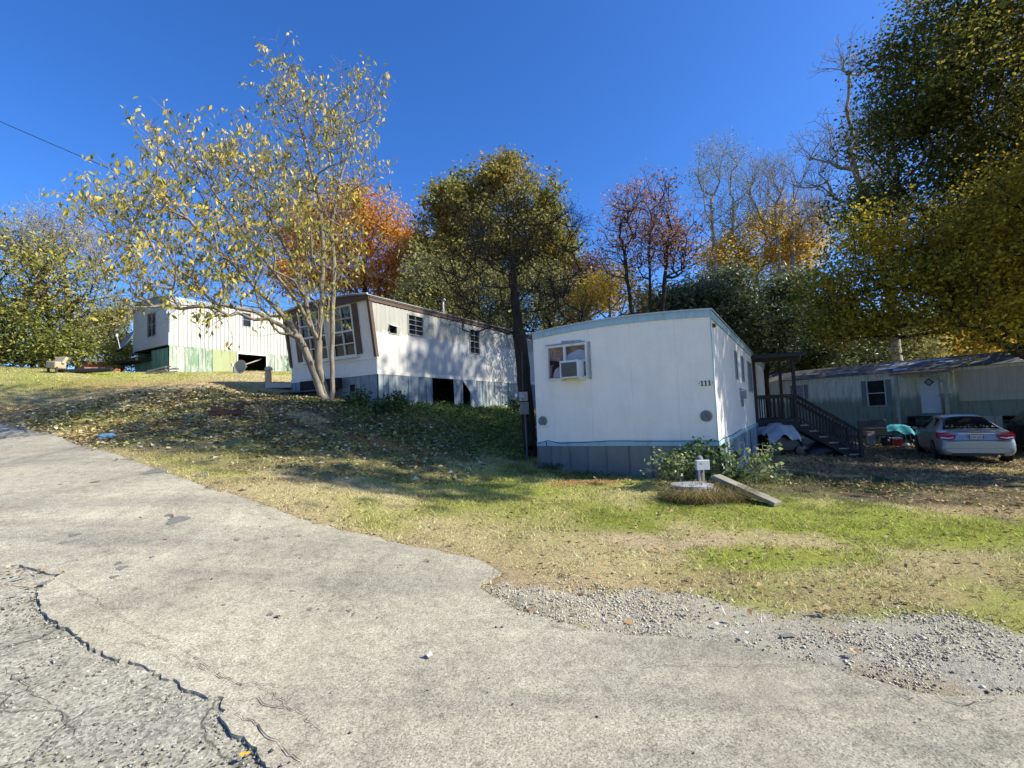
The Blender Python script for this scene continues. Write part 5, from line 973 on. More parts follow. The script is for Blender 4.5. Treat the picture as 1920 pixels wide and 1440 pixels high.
p=gp(1562,852); o_=obj('bag_pile',lump((0,0,.14),(.95,.55,.34),5,amp=.22,fold=4,flat=.2),pm('navy_black_bags',(.012,.013,.025),.5,.3,5),smooth=True,loc=tuple(p)); tag(o_,'low heap of black bags lying in front of the porch stairs','bags')
p=gp(1515,835); o_=obj('soil_heap',lump((0,0,.1),(.35,.3,.22),8,amp=.2,fold=3,flat=.15),pm('grey_rag_heap',(.16,.15,.13),.9,.3,6),smooth=True,loc=tuple(p)); tag(o_,'small greyish heap between the tarp covered machine and the black bags','heap')
p=gp(1424,846); mb=MB(); mb.box((0,0,.45),(.13,.025,1.0),ry=R(-4),rx=R(-5)); tag(obj('board',mb,M_FRG,loc=tuple(p)),'narrow pale board leaning upright at the near end of the porch','board')
# ------------------------------------------------------------------ car
def catm(P,k):
    n=len(P); out=[]
    for i in range(n-1):
        a=P[max(i-1,0)];b=P[i];c=P[i+1];d=P[min(i+2,n-1)]
        for j in range(k):
            t=j/k; out.append(.5*((2*b)+(-a+c)*t+(2*a-5*b+4*c-d)*t*t+(-a+3*b-3*c+d)*t**3))
    out.append(P[-1]); return np.array(out)
def car(name,label,cat,loc,rz,paint,zs_=1.,group='parked cars',plate=True):
    ST=[(0.00,.76,.34,.64,.69,.70),(.03,.84,.27,.68,.74,.78),(.09,.885,.25,.78,.92,.78),(.15,.90,.24,.87,1.00,.74),(.40,.905,.22,.92,1.035,.70),(.56,.91,.21,.94,1.07,.68),(1.12,.91,.2,.96,1.37,.57),(1.55,.91,.2,.96,1.455,.56),(2.2,.91,.2,.95,1.475,.57),(2.85,.91,.2,.93,1.41,.57),(3.45,.905,.2,.90,1.10,.64),(3.65,.90,.2,.87,1.00,.70),(4.2,.86,.22,.78,.90,.68),(4.5,.78,.26,.66,.76,.62),(4.6,.62,.32,.58,.64,.5)]
    G_=[]
    for x,w_,zb,zs,zt,wr in ST:
        cab=max(0,min(1,(zt-zs-.12)/.3)); y6=w_*.93*(1-cab)+cab*(w_*.93+wr)/2*1.02; 
        G_.append([(x,0,zb),(x,.8*w_,zb),(x,.965*w_,zb+.1),(x,w_,zb+(zs-zb)*.45),(x,w_*.985,zs-.16),(x,w_*.95,zs),(x,max(y6,wr),zs+(zt-zs)*.45),(x,wr,zt-.05*cab-.02),(x,wr*.72,zt),(x,0,zt+.02)])
    Gd=np.array(G_); KA,KB=6,4
    A1=catm(Gd,KA); A2=np.swapaxes(catm(np.swapaxes(A1,0,1),KB),0,1)  # [s,t]
    ns,ntt=A2.shape[:2]
    def S(s,t):
        s=np.clip(s*KA,0,ns-1.001); t=np.clip(t*KB,0,ntt-1.001); i,j=int(s),int(t); a,b=s-i,t-j
        return (A2[i,j]*(1-a)+A2[i+1,j]*a)*(1-b)+(A2[i,j+1]*(1-a)+A2[i+1,j+1]*a)*b
    rt=empty(name,loc,rz,label,cat,group)
    body=MB(); full=np.concatenate([A2,(A2[:,::-1]*np.array([1,-1,1]))[:,1:-1]],1); m=full.shape[1]
    body.add([tuple(v) for v in full.reshape(-1,3)],[(i*m+j,i*m+(j+1)%m,(i+1)*m+(j+1)%m,(i+1)*m+j) for i in range(ns-1) for j in range(m)]); body.add([tuple(v) for v in full[0]],[tuple(range(m))]); body.add([tuple(v) for v in full[-1]],[tuple(range(m))[::-1]])
    bo=obj('body',body,paint,rt,smooth=True)
    def patch(name,s0,s1,t0,t1,mat,sgn=1,off=.005,par=rt,k=12,tf=None,both=False):
        mb=MB(); vs=[]
        ys=[1,-1] if both else [sgn]
        for sg in ys:
            vs=[]
            for i in range(k+1):
                for j in range(k+1):
                    s=s0+(s1-s0)*i/k; ta,tb=(t0,t1) if tf is None else tf(i/k,t0,t1); t=ta+(tb-ta)*j/k
                    P_=S(s,t); du=S(s+.05,t)-S(s-.05,t); dv=S(s,t+.05)-S(s,t-.05); nn=np.cross(dv,du); nn/=np.linalg.norm(nn)+1e-9
                    if nn[1]<0 and P_[1]>.05 or (nn[2]<0 and t>7): nn=-nn
                    q=P_+nn*off; vs.append((q[0],q[1]*sg,q[2]))
            mb.add(vs,[(i*(k+1)+j,(i+1)*(k+1)+j,(i+1)*(k+1)+j+1,i*(k+1)+j+1) for i in range(k) for j in range(k)])
        return obj(name,mb,mat,par,smooth=True)
    gl_=MAT['glass']; patch('rear_window',4.95,6.85,7.05,9,gl_,both=True)
    patch('windscreen',9.1,10.3,7.2,9,gl_,both=True)
    for sg in (1,-1):
        patch('side_window',6.15,7.75,5.25,6.9,gl_,sg,tf=lambda f,a,b:(a,a+(b-a)*min(1,.35+f*2.0))); patch('side_window',7.86,9.7,5.25,6.9,gl_,sg,tf=lambda f,a,b:(a,a+(b-a)*min(1,1.35-f*.95)))
        for s_ in (6.35,7.8,9.6): patch('door_seam',s_,s_+.02,2.2,5.1,MAT['dark'],sg,.003,k=8)
        for x_ in (1.45,2.55): mb=MB(); mb.b2((x_,sg*.905,.80),(x_+.17,sg*.93,.83)); obj('door_handle',mb,paint,rt,bevel=.008)
        mb=MB(); mb.box((3.15,sg*.99,.98),(.10,.17,.12)); obj('mirror',mb,paint,rt,bevel=.03)
        for x_ in (.86,3.62):
            mb=MB(); mb.lathe((x_,sg*.905,.33),[(.37,-.02),(.37,.012),(.34,.014)],28,Matrix.Rotation(R(-90*sg),3,'X')); obj('wheel_arch',mb,MAT['dark'],rt)
            mb=MB(); mb.lathe((x_,sg*.80,.32),[(.20,-.02),(.30,-.1),(.32,-.06),(.32,.10),(.30,.13),(.22,.128),(.20,.10)],28,Matrix.Rotation(R(-90*sg),3,'X')); ty=obj('wheel',mb,M_BLKP,rt,smooth=False)
            mb=MB(); Mx=Matrix.Rotation(R(-90*sg),3,'X'); mb.lathe((x_,sg*.80,.32),[(.05,.10),(.06,.115),(.0,.12)],12,Mx)
            for k in range(10): 
                a=k*math.pi/5; c0=(x_+math.cos(a)*.03,sg*.905,.32+math.sin(a)*.03); c1=(x_+math.cos(a)*.205,sg*.912,.32+math.sin(a)*.205); mb.bar(c0,c1,.032,.02,up=(0,1,0))
            mb.lathe((x_,sg*.80,.32),[(.205,.09),(.225,.115),(.205,.122),(.195,.09)],28,Mx); obj('rim',mb,pm('wheel_silver',G(.5),.35,.05,metal=.7),ty)
        # tail lamps
        ol=[(.86,.965),(.885,.88),(.87,.78),(.66,.745),(.52,.78),(.47,.885),(.60,.945)]
        mb=MB(); vs=[(-.015+(z-.76)*.42+(.06 if y>.8 else 0),sg*y,z) for y,z in ol]+[(.36,sg*(y+ (.012 if y>.8 else 0)),z) for y,z in ol]; k=len(ol)
        mb.add(vs,[tuple(range(k)),tuple(range(k,2*k))[::-1]]+[(i,(i+1)%k,(i+1)%k+k,i+k) for i in range(k)]); tl=obj('tail_lamp',mb,RED,rt,bevel=.008)
        mb=MB(); ol2=[(.84,.835),(.85,.795),(.66,.775),(.54,.805),(.53,.83),(.66,.815)]; vs=[(-.028+(z-.76)*.42+(.05 if y>.8 else 0),sg*y,z) for y,z in ol2]; mb.add(vs,[tuple(range(len(ol2)))]); obj('reversing_lamp',mb,pm('clear_lamp',(.75,.72,.72),.2,.05),tl)
    mb=MB(); mb.box((.055,0,.925),(.03,.86,.022)); obj('chrome_strip',mb,CHROME,rt,bevel=.005)
    mb=MB(); 
    for x0,x1,h in ((-.075,-.02,.010),(.02,.075,.010),(-.025,.025,.019)): mb.b2((.063,x0,.985-h),(.118,x1,.985+h))
    obj('emblem',mb,pm('gold_emblem',(.5,.33,.12),.35,.1,metal=.6),rt,bevel=.003)
    patch('bumper_seam',.0,.0,0,1,MAT['dark']) if False else None
    mb=MB(); mb.b2((-.005,-.62,.705),(.06,.62,.715)); obj('bumper_seam',mb,MAT['dark'],rt)
    mb=MB(); mb.b2((.0,-.60,.24),(.10,.60,.33)); obj('rear_valance',mb,M_BLKP,rt,bevel=.01)
    mb=MB(); mb.b2((.30,.0,.15),(.42,.0,.2)) if False else None
    mb.lathe((.0,-.45,.25),[(.035,-.08),(.035,.1)],12,Matrix.Rotation(R(90),3,'Y')); obj('exhaust',mb,CHROME,rt)
    if plate:
        mb=MB(); mb.box((.012,0,.825),(.012,.33,.16),ry=R(-18)); pt=obj('number_plate',mb,pm('plate_frame',G(.06),.5,.1),rt)
        mb=MB(); mb.box((.003,0,.825),(.008,.305,.135),ry=R(-18)); obj('plate_face',mb,pm('plate_white',(.55,.58,.62),.5,.08),pt)
        cu=bpy.data.curves.new('plate_text','FONT'); cu.body='TEW 8624'; cu.size=.082; cu.align_x='CENTER'; cu.align_y='CENTER'; cu.extrude=.002
        to=bpy.data.objects.new('t',cu); COL.objects.link(to); bpy.context.view_layer.update(); me=bpy.data.meshes.new_from_object(to.evaluated_get(bpy.context.evaluated_depsgraph_get())); bpy.data.objects.remove(to)
        me.materials.clear(); q=link('lettering',me,pm('plate_ink',(.03,.05,.12),.5,.05),pt); q.matrix_local=Matrix.Translation((-.006,0,.825))@Matrix(((0,.0,-1,0),(-1,0,0,0),(0,1,0,0),(0,0,0,1)))@Matrix.Rotation(R(18)*0,4,'X'); q.rotation_euler=q.rotation_euler
    rt.scale=(1,1,zs_); return rt
RED,nt,bs=newmat('red_lamp'); bs.inputs['Base Color'].default_value=(.42,.012,.02,1); bs.inputs['Roughness'].default_value=.12
CHROME,nt,bs=newmat('chrome'); bs.inputs['Base Color'].default_value=(.75,.75,.75,1); bs.inputs['Metallic'].default_value=1; bs.inputs['Roughness'].default_value=.15
SILV,nt,bs=newmat('silver_paint'); bs.inputs['Base Color'].default_value=(.36,.365,.36,1); bs.inputs['Metallic'].default_value=.5; bs.inputs['Roughness'].default_value=.36; bs.inputs['Coat Weight'].default_value=.6
BLKC,nt,bs=newmat('black_paint'); bs.inputs['Base Color'].default_value=(.012,.012,.013,1); bs.inputs['Roughness'].default_value=.25
cz_=gzf(15.5,17)
car('parked_car','silver sedan seen from behind, parked on the leafy drive','car',(14.37,15.04,gzf(14.6,15.4)+.0),R(59),SILV)
car('parked_car','black car mostly cut off by the right edge beside the silver sedan','car',(18.35,15.55,gzf(18.3,16.0)),R(59),BLKC,1.15,plate=False)
# leaves lying on the silver car's boot and glass foot
r_=np.random.default_rng(4); n=60; y=r_.uniform(-.6,.6,n); x=r_.uniform(.5,.72,n); c_,s_=math.cos(R(59)),math.sin(R(59)); zc=gzf(14.6,15.4)
P_=np.stack([14.37+c_*x-s_*y,15.04+s_*x+c_*y,zc+1.11+np.clip(x-.6,0,1)*.45+.015],1); V,F=leafquads(P_,r_.normal(size=(n,3))*np.array([1,1,.3]),r_.uniform(.04,.08,n),r_); tag(npmesh('leaf_litter',V,F,M_LIT),'dry leaves caught along the foot of the rear window of the silver sedan','leaves',kind='stuff')
# ------------------------------------------------------------------ clutter before the mildewed home
M_REDP=pm('red_plastic',(.50,.02,.025),.4,.15,5)
p=gp(1680,836); t=empty('cooler',tuple(p),R(-20),'red cooler with a white lid and handle beside the turquoise cloth','cooler')
mb=MB(); mb.b2((-.2,-.15,0),(.2,.15,.30)); obj('box',mb,M_REDP,t,bevel=.03); mb=MB(); mb.b2((-.21,-.16,.30),(.21,.16,.35)); obj('lid',mb,M_FRW,t,bevel=.015); mb=MB(); mb.bar((-.02,-.17,.26),(.06,-.18,.50),.04,.02); obj('handle',mb,M_FRW,t)
p=gp(1634,834); t=empty('bucket',tuple(p),0,'pale grey bucket under the cluttered bench','bucket'); mb=MB(); mb.lathe((0,0,0),[(.13,0),(.165,.34),(.175,.34),(.175,.36),(.15,.36),(.12,.03)],20); obj('pail',mb,pm('pale_pail',(.48,.55,.60),.5,.1),t); mb=MB(); mb.tube([(-.17,0,.34),(-.12,-.12,.22),(0,-.18,.18),(.12,-.12,.22),(.17,0,.34)],.005,5); obj('handle',mb,M_GALV,t)
# folding chair
p=gp(1648,836); t=empty('garden_bench',tuple(p),R(-15),'dark metal bench with a tall back holding boxes near the stairs','bench')
mb=MB(); mb.b2((-.55,-.05,.42),(.55,.42,.46)); obj('seat',mb,M_BLKP,t); mb=MB(); mb.box((0,.5,.85),(1.1,.05,.55),rx=R(-10)); obj('backrest',mb,M_BLKP,t,bevel=.04)
for x in (-.5,.5):
    for y0,y1 in ((-.12,.0),(.5,.4)): mb=MB(); mb.bar((x,y0,0),(x*.96,y1,.44),.03,.03); obj('leg',mb,M_BLKP,t)
q=Vector(p)
t2=empty('cardboard_box',(q.x-.02,q.y+.25,q.z+.46),R(-12),'brown cardboard box on the dark bench','box'); mb=MB(); mb.b2((-.42,-.14,0),(.42,.14,.30)); obj('carton',mb,pm('brown_cardboard',(.30,.19,.10),.85,.15,5),t2); mb=MB(); mb.box((0,-.2,.32),(.84,.13,.006),rx=R(25)); obj('flap',mb,pm('brown_cardboard_flap',(.34,.23,.13),.85,.15,5),t2)
mb=MB(); mb.b2((-.16,-.12,0),(.16,.12,.16)); mb.box((0,0,.17),(.34,.26,.02),rz=.1); tag(obj('cardboard_box',mb,pm('pinkish_box',(.42,.33,.27),.8,.15),loc=(q.x-.42,q.y-.05,q.z+.46)),'small pinkish box at the left end of the dark bench','box')
p=gp(1690,834); p=np.array([p[0]+.15,p[1]+.5,gzf(p[0]+.15,p[1]+.5)]); t=empty('folding_table',tuple(p),R(-18),'dark folding table hidden under the turquoise cloth','table'); mb=MB(); mb.b2((-.55,-.3,.70),(.55,.3,.73)); obj('tabletop',mb,M_BLKP,t)
for x in (-.48,.48):
    for y in (-.25,.25): mb=MB(); mb.bar((x*1.1,y,0),(x*.9,-y*.0+y,.70),.025,.025); obj('leg',mb,M_GALV,t)
mb=MB(); n=30; vs=[]
for i in range(n):
    for j in range(n):
        x=-.68+1.36*i/(n-1); y=-.5+1.0*j/(n-1); ex=max(0,abs(x)-.5); ey=max(0,abs(y)-.28); z=.75+.10*math.exp(-((x-.1)**2)*8)-ex*1.4-ey*(1.3+.5*math.sin(x*6))+.02*math.sin(x*14+y*9)
        vs.append((x-(ex*.3)*np.sign(x),y-(ey*.45)*np.sign(y),z))
mb.add(vs,[(i*n+j,(i+1)*n+j,(i+1)*n+j+1,i*n+j+1) for i in range(n-1) for j in range(n-1)]); o_=obj('cloth',mb,pm('turquoise_cloth',(.04,.36,.42),.8,.2,4),smooth=True,loc=tuple(p)); o_.rotation_euler=(0,0,R(-18)); tag(o_,'turquoise cloth draped over the folding table behind the silver car','cloth')
for i,(u,v,sz,c_,lab) in enumerate(((1700,838,(.16,.12,.10),(.5,.5,.52),'white crumpled bag on the ground right of the red cooler'),(1712,834,(.14,.12,.14),(.03,.03,.04),'black bag on the ground close to the front of the silver car'),(1624,815,(.3,.2,.2),(.05,.045,.04),'dark sack behind the pale bucket'),(1662,836,(.2,.2,.22),(.02,.025,.03),'black sack between the bench and the red cooler'))):
    p=gp(u,v); tag(obj('bag',lump((0,0,sz[2]*.7),sz,20+i,12,.2,4),pm('bag_%s'%'abcd'[i],c_,.5,.2,6),smooth=True,loc=tuple(p)),lab,'bag')
# ------------------------------------------------------------------ yard corner: post, ring, plank, plants
p=at(1312,880,8.0); x0,y0=p[0],p[1]; g0=gzf(x0,y0); t=empty('yard_post',(x0,y0,g0),0,'short grey wooden post with a rounded top carrying a white electrical box','post')
top=at(1312,851,8.0)[2]-g0; mb=MB(); mb.lathe((0,0,-.1),[(.065,0),(.068,top+.0),(.055,top+.05),(.03,top+.075)],14); obj('wooden_post',mb,pm('grey_post_wood',(.16,.15,.14),.9,.3,6),t)
bx0=at(1304,881,7.9); bx1=at(1327,862,7.9); mb=MB(); mb.b2((bx0[0]-x0,-.17,bx0[2]-g0),(bx1[0]-x0,-.07,bx1[2]-g0)); bo=obj('outlet_box',mb,pm('pale_outlet_box',(.50,.51,.50),.5,.1),t,bevel=.006)
mb=MB(); mb.tube([(bx0[0]-x0+.05,-.12,-.05),(bx0[0]-x0+.05,-.12,bx0[2]-g0)],.02,8); obj('conduit',mb,M_GALV,t)
p=at(1297,908,7.65); gr_=gzf(p[0],p[1]); h_=p[2]-gr_; rr_=.41
t=empty('concrete_ring',(p[0],p[1],gr_),0,'round pale concrete well ring sunk in dry grass beside the plank','well ring')
mb=MB(); mb.lathe((0,0,-.1),[(rr_-.02,0),(rr_,h_+.0),(rr_-.015,h_+.045),(rr_-.08,h_+.05),(rr_-.09,h_-.0)],36); obj('ring',mb,pm('pale_concrete',(.30,.285,.25),.9,.2,6,bump=.4,bscale=25,stain=(.25,.25,.23)),t)
mb=MB(); mb.lathe((0,0,h_-.04),[(rr_-.09,0),(rr_-.09,.045),(.05,.055)],30); obj('lid',mb,pm('grey_lid',(.30,.31,.34),.7,.25,5),t)
a=gp(1459,949); a[2]+=.03; b=at(1342,893,7.75); mb=MB(); b_=Vector(b); a_=Vector(a); mb.bar(a_,b_,.20,.06); tag(obj('plank',mb,pm('plank_wood',(.22,.20,.155),.9,.3,7,sscale=(1,1,1),bump=.4,bscale=20),bevel=.006),'grey weathered plank sloping from the concrete ring down to the lawn','plank')
r_=np.random.default_rng(11)
def blades(name,label,cat,c,rad,n,h,wd,stops,seed,droop=.6,kind=None,ring=0):
    r=np.random.default_rng(seed); a=r.uniform(0,2*np.pi,n); q=np.sqrt(r.random(n)); q=ring+(1-ring)*q; x=c[0]+np.cos(a)*rad[0]*q; y=c[1]+np.sin(a)*rad[1]*q; z=gz(x,y)-.02
    L=r.uniform(*h,n)[:,None]; out=np.stack([np.cos(a),np.sin(a),np.zeros(n)],1)*r.uniform(.05,1,(n,1))*droop+r.normal(0,.5,(n,3))*np.array([1,1,0]); B=np.stack([x,y,z],1); m1=B+(out*.45+np.array([0,0,.62]))*L; T=B+(out*1.15+np.array([0,0,.62-.25*droop]))*L
    s=np.stack([-np.sin(a),np.cos(a),np.zeros(n)],1)*wd; V=np.stack([B-s,B+s,m1+s*.8,m1-s*.8,T],1).reshape(-1,3); i=np.arange(n)[:,None]*5
    F=np.concatenate([i+np.array([[0,1,2]]),i+np.array([[0,2,3]]),i+np.array([[3,2,4]])],1).reshape(-1,3); o=npmesh(name,V-np.array([c[0],c[1],0]),F,islandmat(name+'_blade',stops,.3)); o.location=(c[0],c[1],0); return tag(o,label,cat,kind=kind)
blades('grass_clump','shaggy dry grass clump hanging round the front of the concrete ring','grass clump',(p[0]+.12,p[1]-.30),(.62,.26),2600,(.05,.42),.0035,[(0,(.07,.055,.02)),(.5,(.22,.17,.07)),(.85,(.34,.28,.13)),(1,(.14,.18,.04))],12,1.0)
for i,(u,v,rx,ry,n,h,lab) in enumerate(((1190,885,.8,.15,900,(.12,.34),'dark tufts of grass along the foot of the end wall skirting'),(1060,880,.5,.15,600,(.1,.3),'dark grass tuft under the left corner of home 111'),(1262,900,.2,.15,350,(.15,.4),'wispy weeds left of the concrete ring'),(1400,905,.45,.2,800,(.1,.32),'pale wispy grass behind the plank'))):
    q=gp(u,v); blades('grass_tuft',lab,'grass tuft',(q[0],q[1]),(rx,ry),n,h,.004,[(0,(.03,.05,.015)),(.6,(.10,.14,.03)),(1,(.30,.30,.12))],30+i,.5)
LF_FIG=islandmat('leaf_fresh_green',[(0,(.08,.13,.03)),(.5,(.20,.26,.07)),(.85,(.40,.44,.18)),(1,(.50,.47,.16))],.35,spec=.4)
LF_WD=islandmat('leaf_weed_dark',[(0,(.02,.05,.015)),(.7,(.05,.10,.025)),(1,(.16,.24,.05))],.25)
def bush(name,label,u,v,Y,lobes,n,leaf,ls,seed,nleaf=5,stems=4,clr=.07,asp=.6):
    q=at(u,v,Y); b_=np.array([q[0],Y,gzf(q[0],Y)-.03]); r=np.random.default_rng(seed); ts=[]
    for k in range(stems):
        l=lobes[k%len(lobes)][0]; m_=b_+(l-b_)*.5+np.array([0,0,.05]); ts.append([b_+np.array([r.normal(0,.04),r.normal(0,.04),0]),m_,l])
    return tree(name,label,'shrub',ts,lobes,n,.0025,.012,B_GREY,leaf,nleaf,ls,clr,.15,asp,seed,.08,2,.10,1,lift=.2,wpath=.2,crownname='leaves')
bush('leafy_shrub','bright green leafy shrub with broad leaves right of the concrete ring',1405,905,8.2,[uvl(1400,865,45,28,8.2,.3),uvl(1440,880,28,22,8.1,.25),uvl(1380,885,30,20,8.2,.25),uvl(1425,850,30,15,8.3,.2)],44,LF_FIG,(.05,.11),1,3)
bush('leafy_shrub','dark green weedy shrub behind the post at the corner of home 111',1310,895,8.35,[uvl(1300,850,35,15,8.3,.18),uvl(1345,860,35,22,8.3,.2),uvl(1290,880,30,18,8.3,.15),uvl(1350,885,40,18,8.2,.2)],50,LF_WD,(.06,.12),2,5)
bush('leafy_shrub','small yellow green weed left of the concrete ring',1245,905,8.2,[uvl(1232,865,10,12,8.2,.08),uvl(1250,885,18,16,8.2,.12),uvl(1222,878,10,8,8.2,.08)],26,LF_FIG,(.05,.09),3,3,3)
bush('leafy_shrub','pale green weed directly left of the post',1282,905,8.0,[uvl(1280,870,16,12,8.0,.1),uvl(1270,885,14,12,8.0,.1)],26,LF_FIG,(.05,.10),4,4,3)
for i,(u,v,lab) in enumerate(((665,752,'low dark bush at the foot of the small yellow tree'),(737,760,'leafy bush at the front corner of the blue grey skirting'),(715,765,'low leafy weeds before the dull grey skirting'),(965,765,'dark green bush left of the electric meter'))):
    q=gp(u,v+8); Y=q[1]; s=1; bush('leafy_shrub',lab,u,v,Y,[uvl(u,v,18,12,Y,.3),uvl(u+12,v-6,10,14,Y,.25)],40,LF_WD,(.06,.12),60+i,6,3,.1)
# meter on the conifer
q=at(981,742,11.85); t=empty('electric_meter',(q[0],11.9,gzf(q[0],11.9)),R(8),'electric meter and grey box on a pipe against the dark conifer trunk','electric meter'); g_=gzf(q[0],11.9)
def pz(v): return at(982,v,11.9)[2]-g_
mb=MB(); mb.b2((-.10,-.08,pz(752)),(.10,.05,pz(735))); obj('meter_box',mb,M_GALV,t,bevel=.006)
mb=MB(); mb.lathe((-.02,-.08,(pz(752)+pz(735))/2),[(.075,0),(.075,.05),(.06,.085),(.02,.09)],20,Matrix.Rotation(R(90),3,'X')); obj('meter_dial',mb,pm('meter_glass',(.40,.42,.44),.15,.3,20),t)
mb=MB(); mb.b2((-.08,-.07,pz(777)),(.12,.05,pz(754))); obj('breaker_box',mb,pm('grey_green_box',(.22,.24,.22),.6,.15),t,bevel=.006)
mb=MB(); mb.tube([(.04,0,-.1),(.03,0,pz(777))],.022,8); obj('conduit',mb,pm('grey_conduit',(.13,.135,.14),.6,.2),t); mb=MB(); mb.tube([(0,0,pz(735)),(.02,.02,pz(660))],.016,8); obj('conduit',mb,pm('dull_conduit',(.05,.05,.048),.6,.2),t)
# ------------------------------------------------------------------ bits around the left homes
def dish(loc,az,el,label,rad=.42,pole=None,col=(.60,.62,.64)):
    t=empty('satellite_dish',loc,0,label,'satellite dish'); Mx=Matrix.Rotation(az,3,'Z')@Matrix.Rotation(R(90)-el,3,'Y'); zz=pole or .5
    mb=MB(); prof=[(rad*k/8,.10*(k/8)**2) for k in range(0,9)]; prof[0]=(.005,0); mb.lathe((0,0,zz),prof+[(rad*k/8,.10*(k/8)**2-.012) for k in range(8,0,-1)],28,Mx); obj('reflector',mb,pm('dish_grey',col,.5,.12,4),t,smooth=True)
    f=Mx@Vector((0,0,.5)); lo=Mx@Vector((rad*.9,0,.06)); mb=MB(); mb.bar(Vector((0,0,zz))+lo,Vector((0,0,zz))+f,.025,.025); obj('arm',mb,M_GALV,t); mb=MB(); mb.box(Vector((0,0,zz))+f,(.08,.08,.12),rz=az); obj('feed_horn',mb,M_FRW,t)
    if pole: mb=MB(); mb.tube([(0,0,-.1),(0,0,zz)],.03,8); obj('pole',mb,M_GALV,t)
    return t
W3=lambda x,y,z:tuple(wl(P3,x,y,z))
q=at(240,640,22.9); dish((q[0],22.9,q[2]-.5),R(235),R(30),'grey satellite dish fixed low on the left corner of the cream home',.55,None,(.16,.19,.23))
q=W3(.1,-.35,7.3); dish((q[0],q[1],q[2]-.5),R(250),R(35),'white satellite dish fixed near the corner of the cream home',.42,col=(.50,.52,.55))
q=gp(452,700); dish((q[0],q[1],q[2]-.25),R(255),R(12),'old satellite dish lying on the ground before the skirting opening',.36,col=(.30,.28,.22))
# log post, slab, debris
q=gp(503,722); mb=MB(); mb.lathe((0,0,-.1),[(.11,0),(.115,.45),(.11,.62),(.06,.66)],14); tag(obj('log_post',mb,pm('peeled_log',(.62,.42,.26),.85,.2,6),loc=tuple(q)),'short peeled log post standing left of the slanted front home','post')
mb=MB(); mb.lathe((0,0,0),[(.13,0),(.15,.06),(.10,.13),(.03,.16)],10); tag(obj('stone',mb,pm('pale_stone',(.55,.52,.42),.9,.2,8),loc=(q[0]+.02,q[1],q[2]+.56)),'pale stone resting on top of the peeled log post','stone')
q=gp(525,728); mb=MB(); mb.box((0,0,.08),(.9,.7,.18),rz=R(20)); tag(obj('concrete_slab',mb,pm('pale_slab',(.52,.50,.48),.9,.12),bevel=.01,loc=tuple(q)),'low pale concrete slab by the left corner of the slanted front','slab')
P2l=lambda x,y,z:tuple(wl(P2,x,y,z))
q=P2l(-.45,2.75,0); gq=gzf(q[0],q[1]); t=empty('shelf',(q[0],q[1],gq),ANG,'dark shelf with blackened boards under the slanted front windows','shelf'); zt_=3.0-gq
mb=MB(); mb.b2((-.25,-1.1,zt_-.42),(.25,1.15,zt_-.37)); obj('board',mb,M_BLKP,t); mb=MB(); mb.b2((.12,-1.3,zt_-.36),(.3,.6,zt_-.02)); obj('back_board',mb,MAT['dark'],t)
for y in (-1.0,1.0): mb=MB(); mb.b2((-.04,y-.04,-.05),(.04,y+.04,zt_-.42)); obj('leg',mb,M_BLKP,t)
q=gp(425,781); t=empty('timber_step',tuple(q),R(12),'brown timber step with two blocks lying among the yellow leaves','timber'); mw=pm('red_brown_timber',(.085,.04,.028),.8,.3,6)
mb=MB(); mb.box((0,0,.10),(.75,.10,.10),rz=.05); obj('beam',mb,mw,t,bevel=.005)
for x,dz_ in ((-.25,0),(.27,.04)): mb=MB(); mb.box((x,.02,.20+dz_),(.17,.22,.12),rz=.1,ry=.1); obj('block',mb,mw,t,bevel=.005)
q=gp(203,821); mb=lump((0,0,.03),(.20,.11,.07),31,14,.35,5,.05); tag(obj('rag',mb,pm('light_blue_cloth',(.22,.45,.58),.8,.3,9,stain=(.05,.12,.2)),loc=tuple(q),smooth=True),'light blue rag lying on the verge beside the road','rag')
q=gp(105,699); t=empty('tub_chair',tuple(q),R(-20),'tan upholstered tub chair tipped on the crest at left','chair'); mt_=pm('tan_upholstery',(.42,.34,.22),.85,.15,6)
mb=MB(); mb.box((0,0,.32),(.62,.4,.28),ry=.12); obj('seat',mb,mt_,t,bevel=.05); mb=MB(); mb.box((.05,.12,.5),(.66,.12,.32),ry=.05,rx=-.5); obj('backrest',mb,mt_,t,bevel=.04)
for x in (-.27,.27): mb=MB(); mb.b2((x-.03,-.15,-.02),(x+.03,-.09,.22)); obj('leg',mb,M_WOODD,t)
q=gp(150,700); mb=MB(); mb.tube([(-.9,0,.1),(.2,.05,.1),(1.3,0,.1)],[.09,.1,.08],10); tag(obj('log',mb,M_BLKP,loc=tuple(q)),'long black log on the crest right of the tan chair','log')
q=gp(300,701); mb=MB(); 
for k in range(7): a=rng.uniform(-.5,.5); mb.bar((rng.uniform(-.9,-.2),rng.uniform(-.2,.2),.05+.05*k%.2),(rng.uniform(.2,.9),rng.uniform(-.2,.3),.08+.04*k),.05,.05)
tag(obj('brush_pile',mb,pm('grey_sticks',(.25,.22,.19),.9,.3),loc=tuple(q)),'small heap of grey sticks before the end of the cream home','sticks')
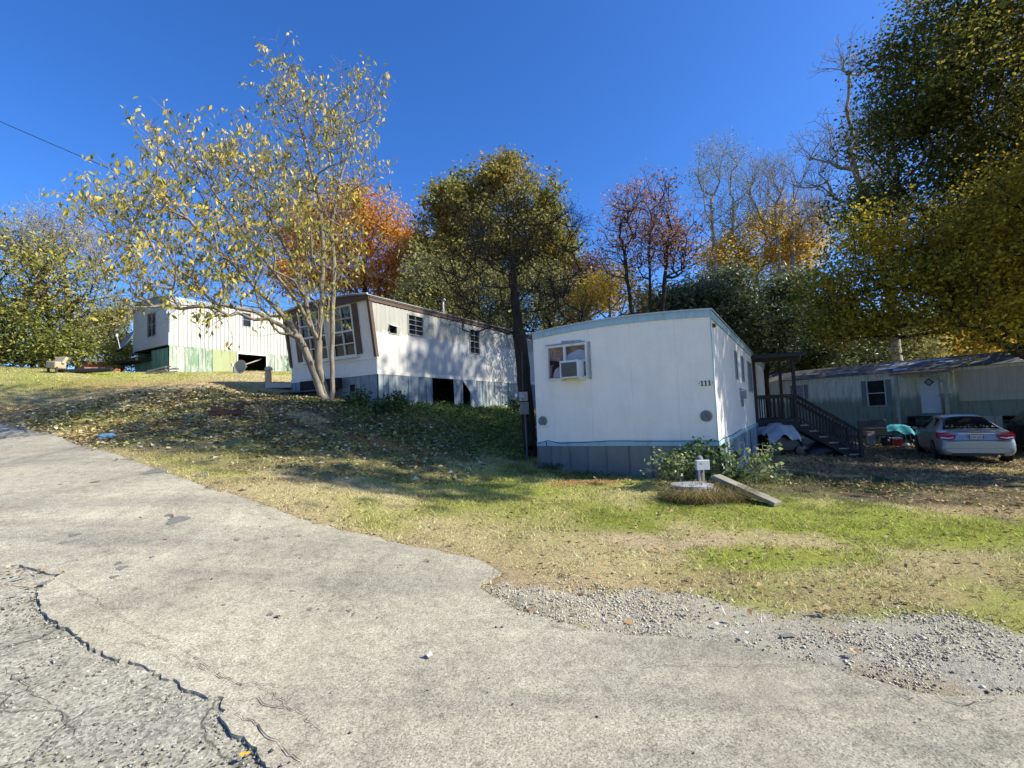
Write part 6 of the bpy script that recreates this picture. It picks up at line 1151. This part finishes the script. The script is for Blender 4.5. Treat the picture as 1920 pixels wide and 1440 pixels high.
# distant brick house beyond the crest
q=at(188,690,48); zt0=at(188,683,48)[2]; t=empty('brick_house',(q[0],48,gzf(q[0],48)),R(-35),'far red brick house with a dark low roof beyond the crest','house'); zb0=zt0-gzf(q[0],48)
mb=MB(); mb.b2((-1.6,-1.6,-1),(1.6,1.6,zb0)); obj('wall',mb,pm('red_brick_wall',(.36,.13,.08),.9,.2,5),t); mb=MB(); mb.add([(-2.6,-2.1,zb0),(2.2,-2.1,zb0),(2.2,0,zb0+.75),(-2.6,0,zb0+.75),(-2.6,2.1,zb0),(2.2,2.1,zb0)],[(0,1,2,3),(3,2,5,4),(0,3,4),(1,5,2)]); obj('roof',mb,pm('grey_shingle_roof',(.16,.15,.16),.9,.2,6),t)
# power line
a=Vector(at(-420,38,14.5)); b=Vector(P2l(4.5,.85,6.28)); pts=[]
for i in range(41): f=i/40; p_=a.lerp(b,f); p_.z-=.9*4*f*(1-f)*.35; pts.append(p_)
mb=MB(); mb.tube(pts,.013,6); tag(obj('power_line',mb,M_CABLE),'black service cable running from upper left to the mast on the middle home','cable')
# litter singles
def flat(name,u,v,s,c,lab,seed):
    q=gp(u,v); r=np.random.default_rng(seed); n=9; mb=MB(); a=r.uniform(0,6); pts=[(math.cos(k*2*math.pi/n+a)*s*r.uniform(.4,1),math.sin(k*2*math.pi/n+a)*s*.8*r.uniform(.4,1),.015+r.uniform(0,.6)*s) for k in range(n)]; mb.add([(0,0,.02)]+pts,[(0,1+i,1+(i+1)%n) for i in range(n)]); return tag(obj(name,mb,pm(name+'_col',c,.7,.15,30),loc=(q[0],q[1],q[2]+.012)),lab,name.replace('_',' '))
flat('fallen_leaf',806,1238,.035,(.62,.60,.50),'pale curled leaf lying alone in the middle of the road',1)
flat('fallen_leaf',457,1428,.03,(.65,.36,.02),'bright yellow leaf at the bottom of the broken asphalt',2)
flat('fallen_leaf',218,866,.06,(.58,.50,.12),'pale yellow leaf on the upper left of the road',3)
flat('paper_scrap',735,806,.09,(.60,.60,.58),'white paper scrap on the bank below the ground cover',4)
flat('paper_scrap',1402,1198,.035,(.60,.59,.54),'white scrap in the gravel near the road edge',5)
flat('fallen_leaf',1602,1230,.035,(.42,.27,.12),'brown curled leaf on the gravel at right',6)
flat('stone_chip',1725,1360,.012,(.04,.04,.04),'black stone chip on the asphalt at lower right',7)
flat('paper_scrap',1347,1178,.03,(.7,.68,.62),'small white scrap in the sandy strip of the gravel',8)
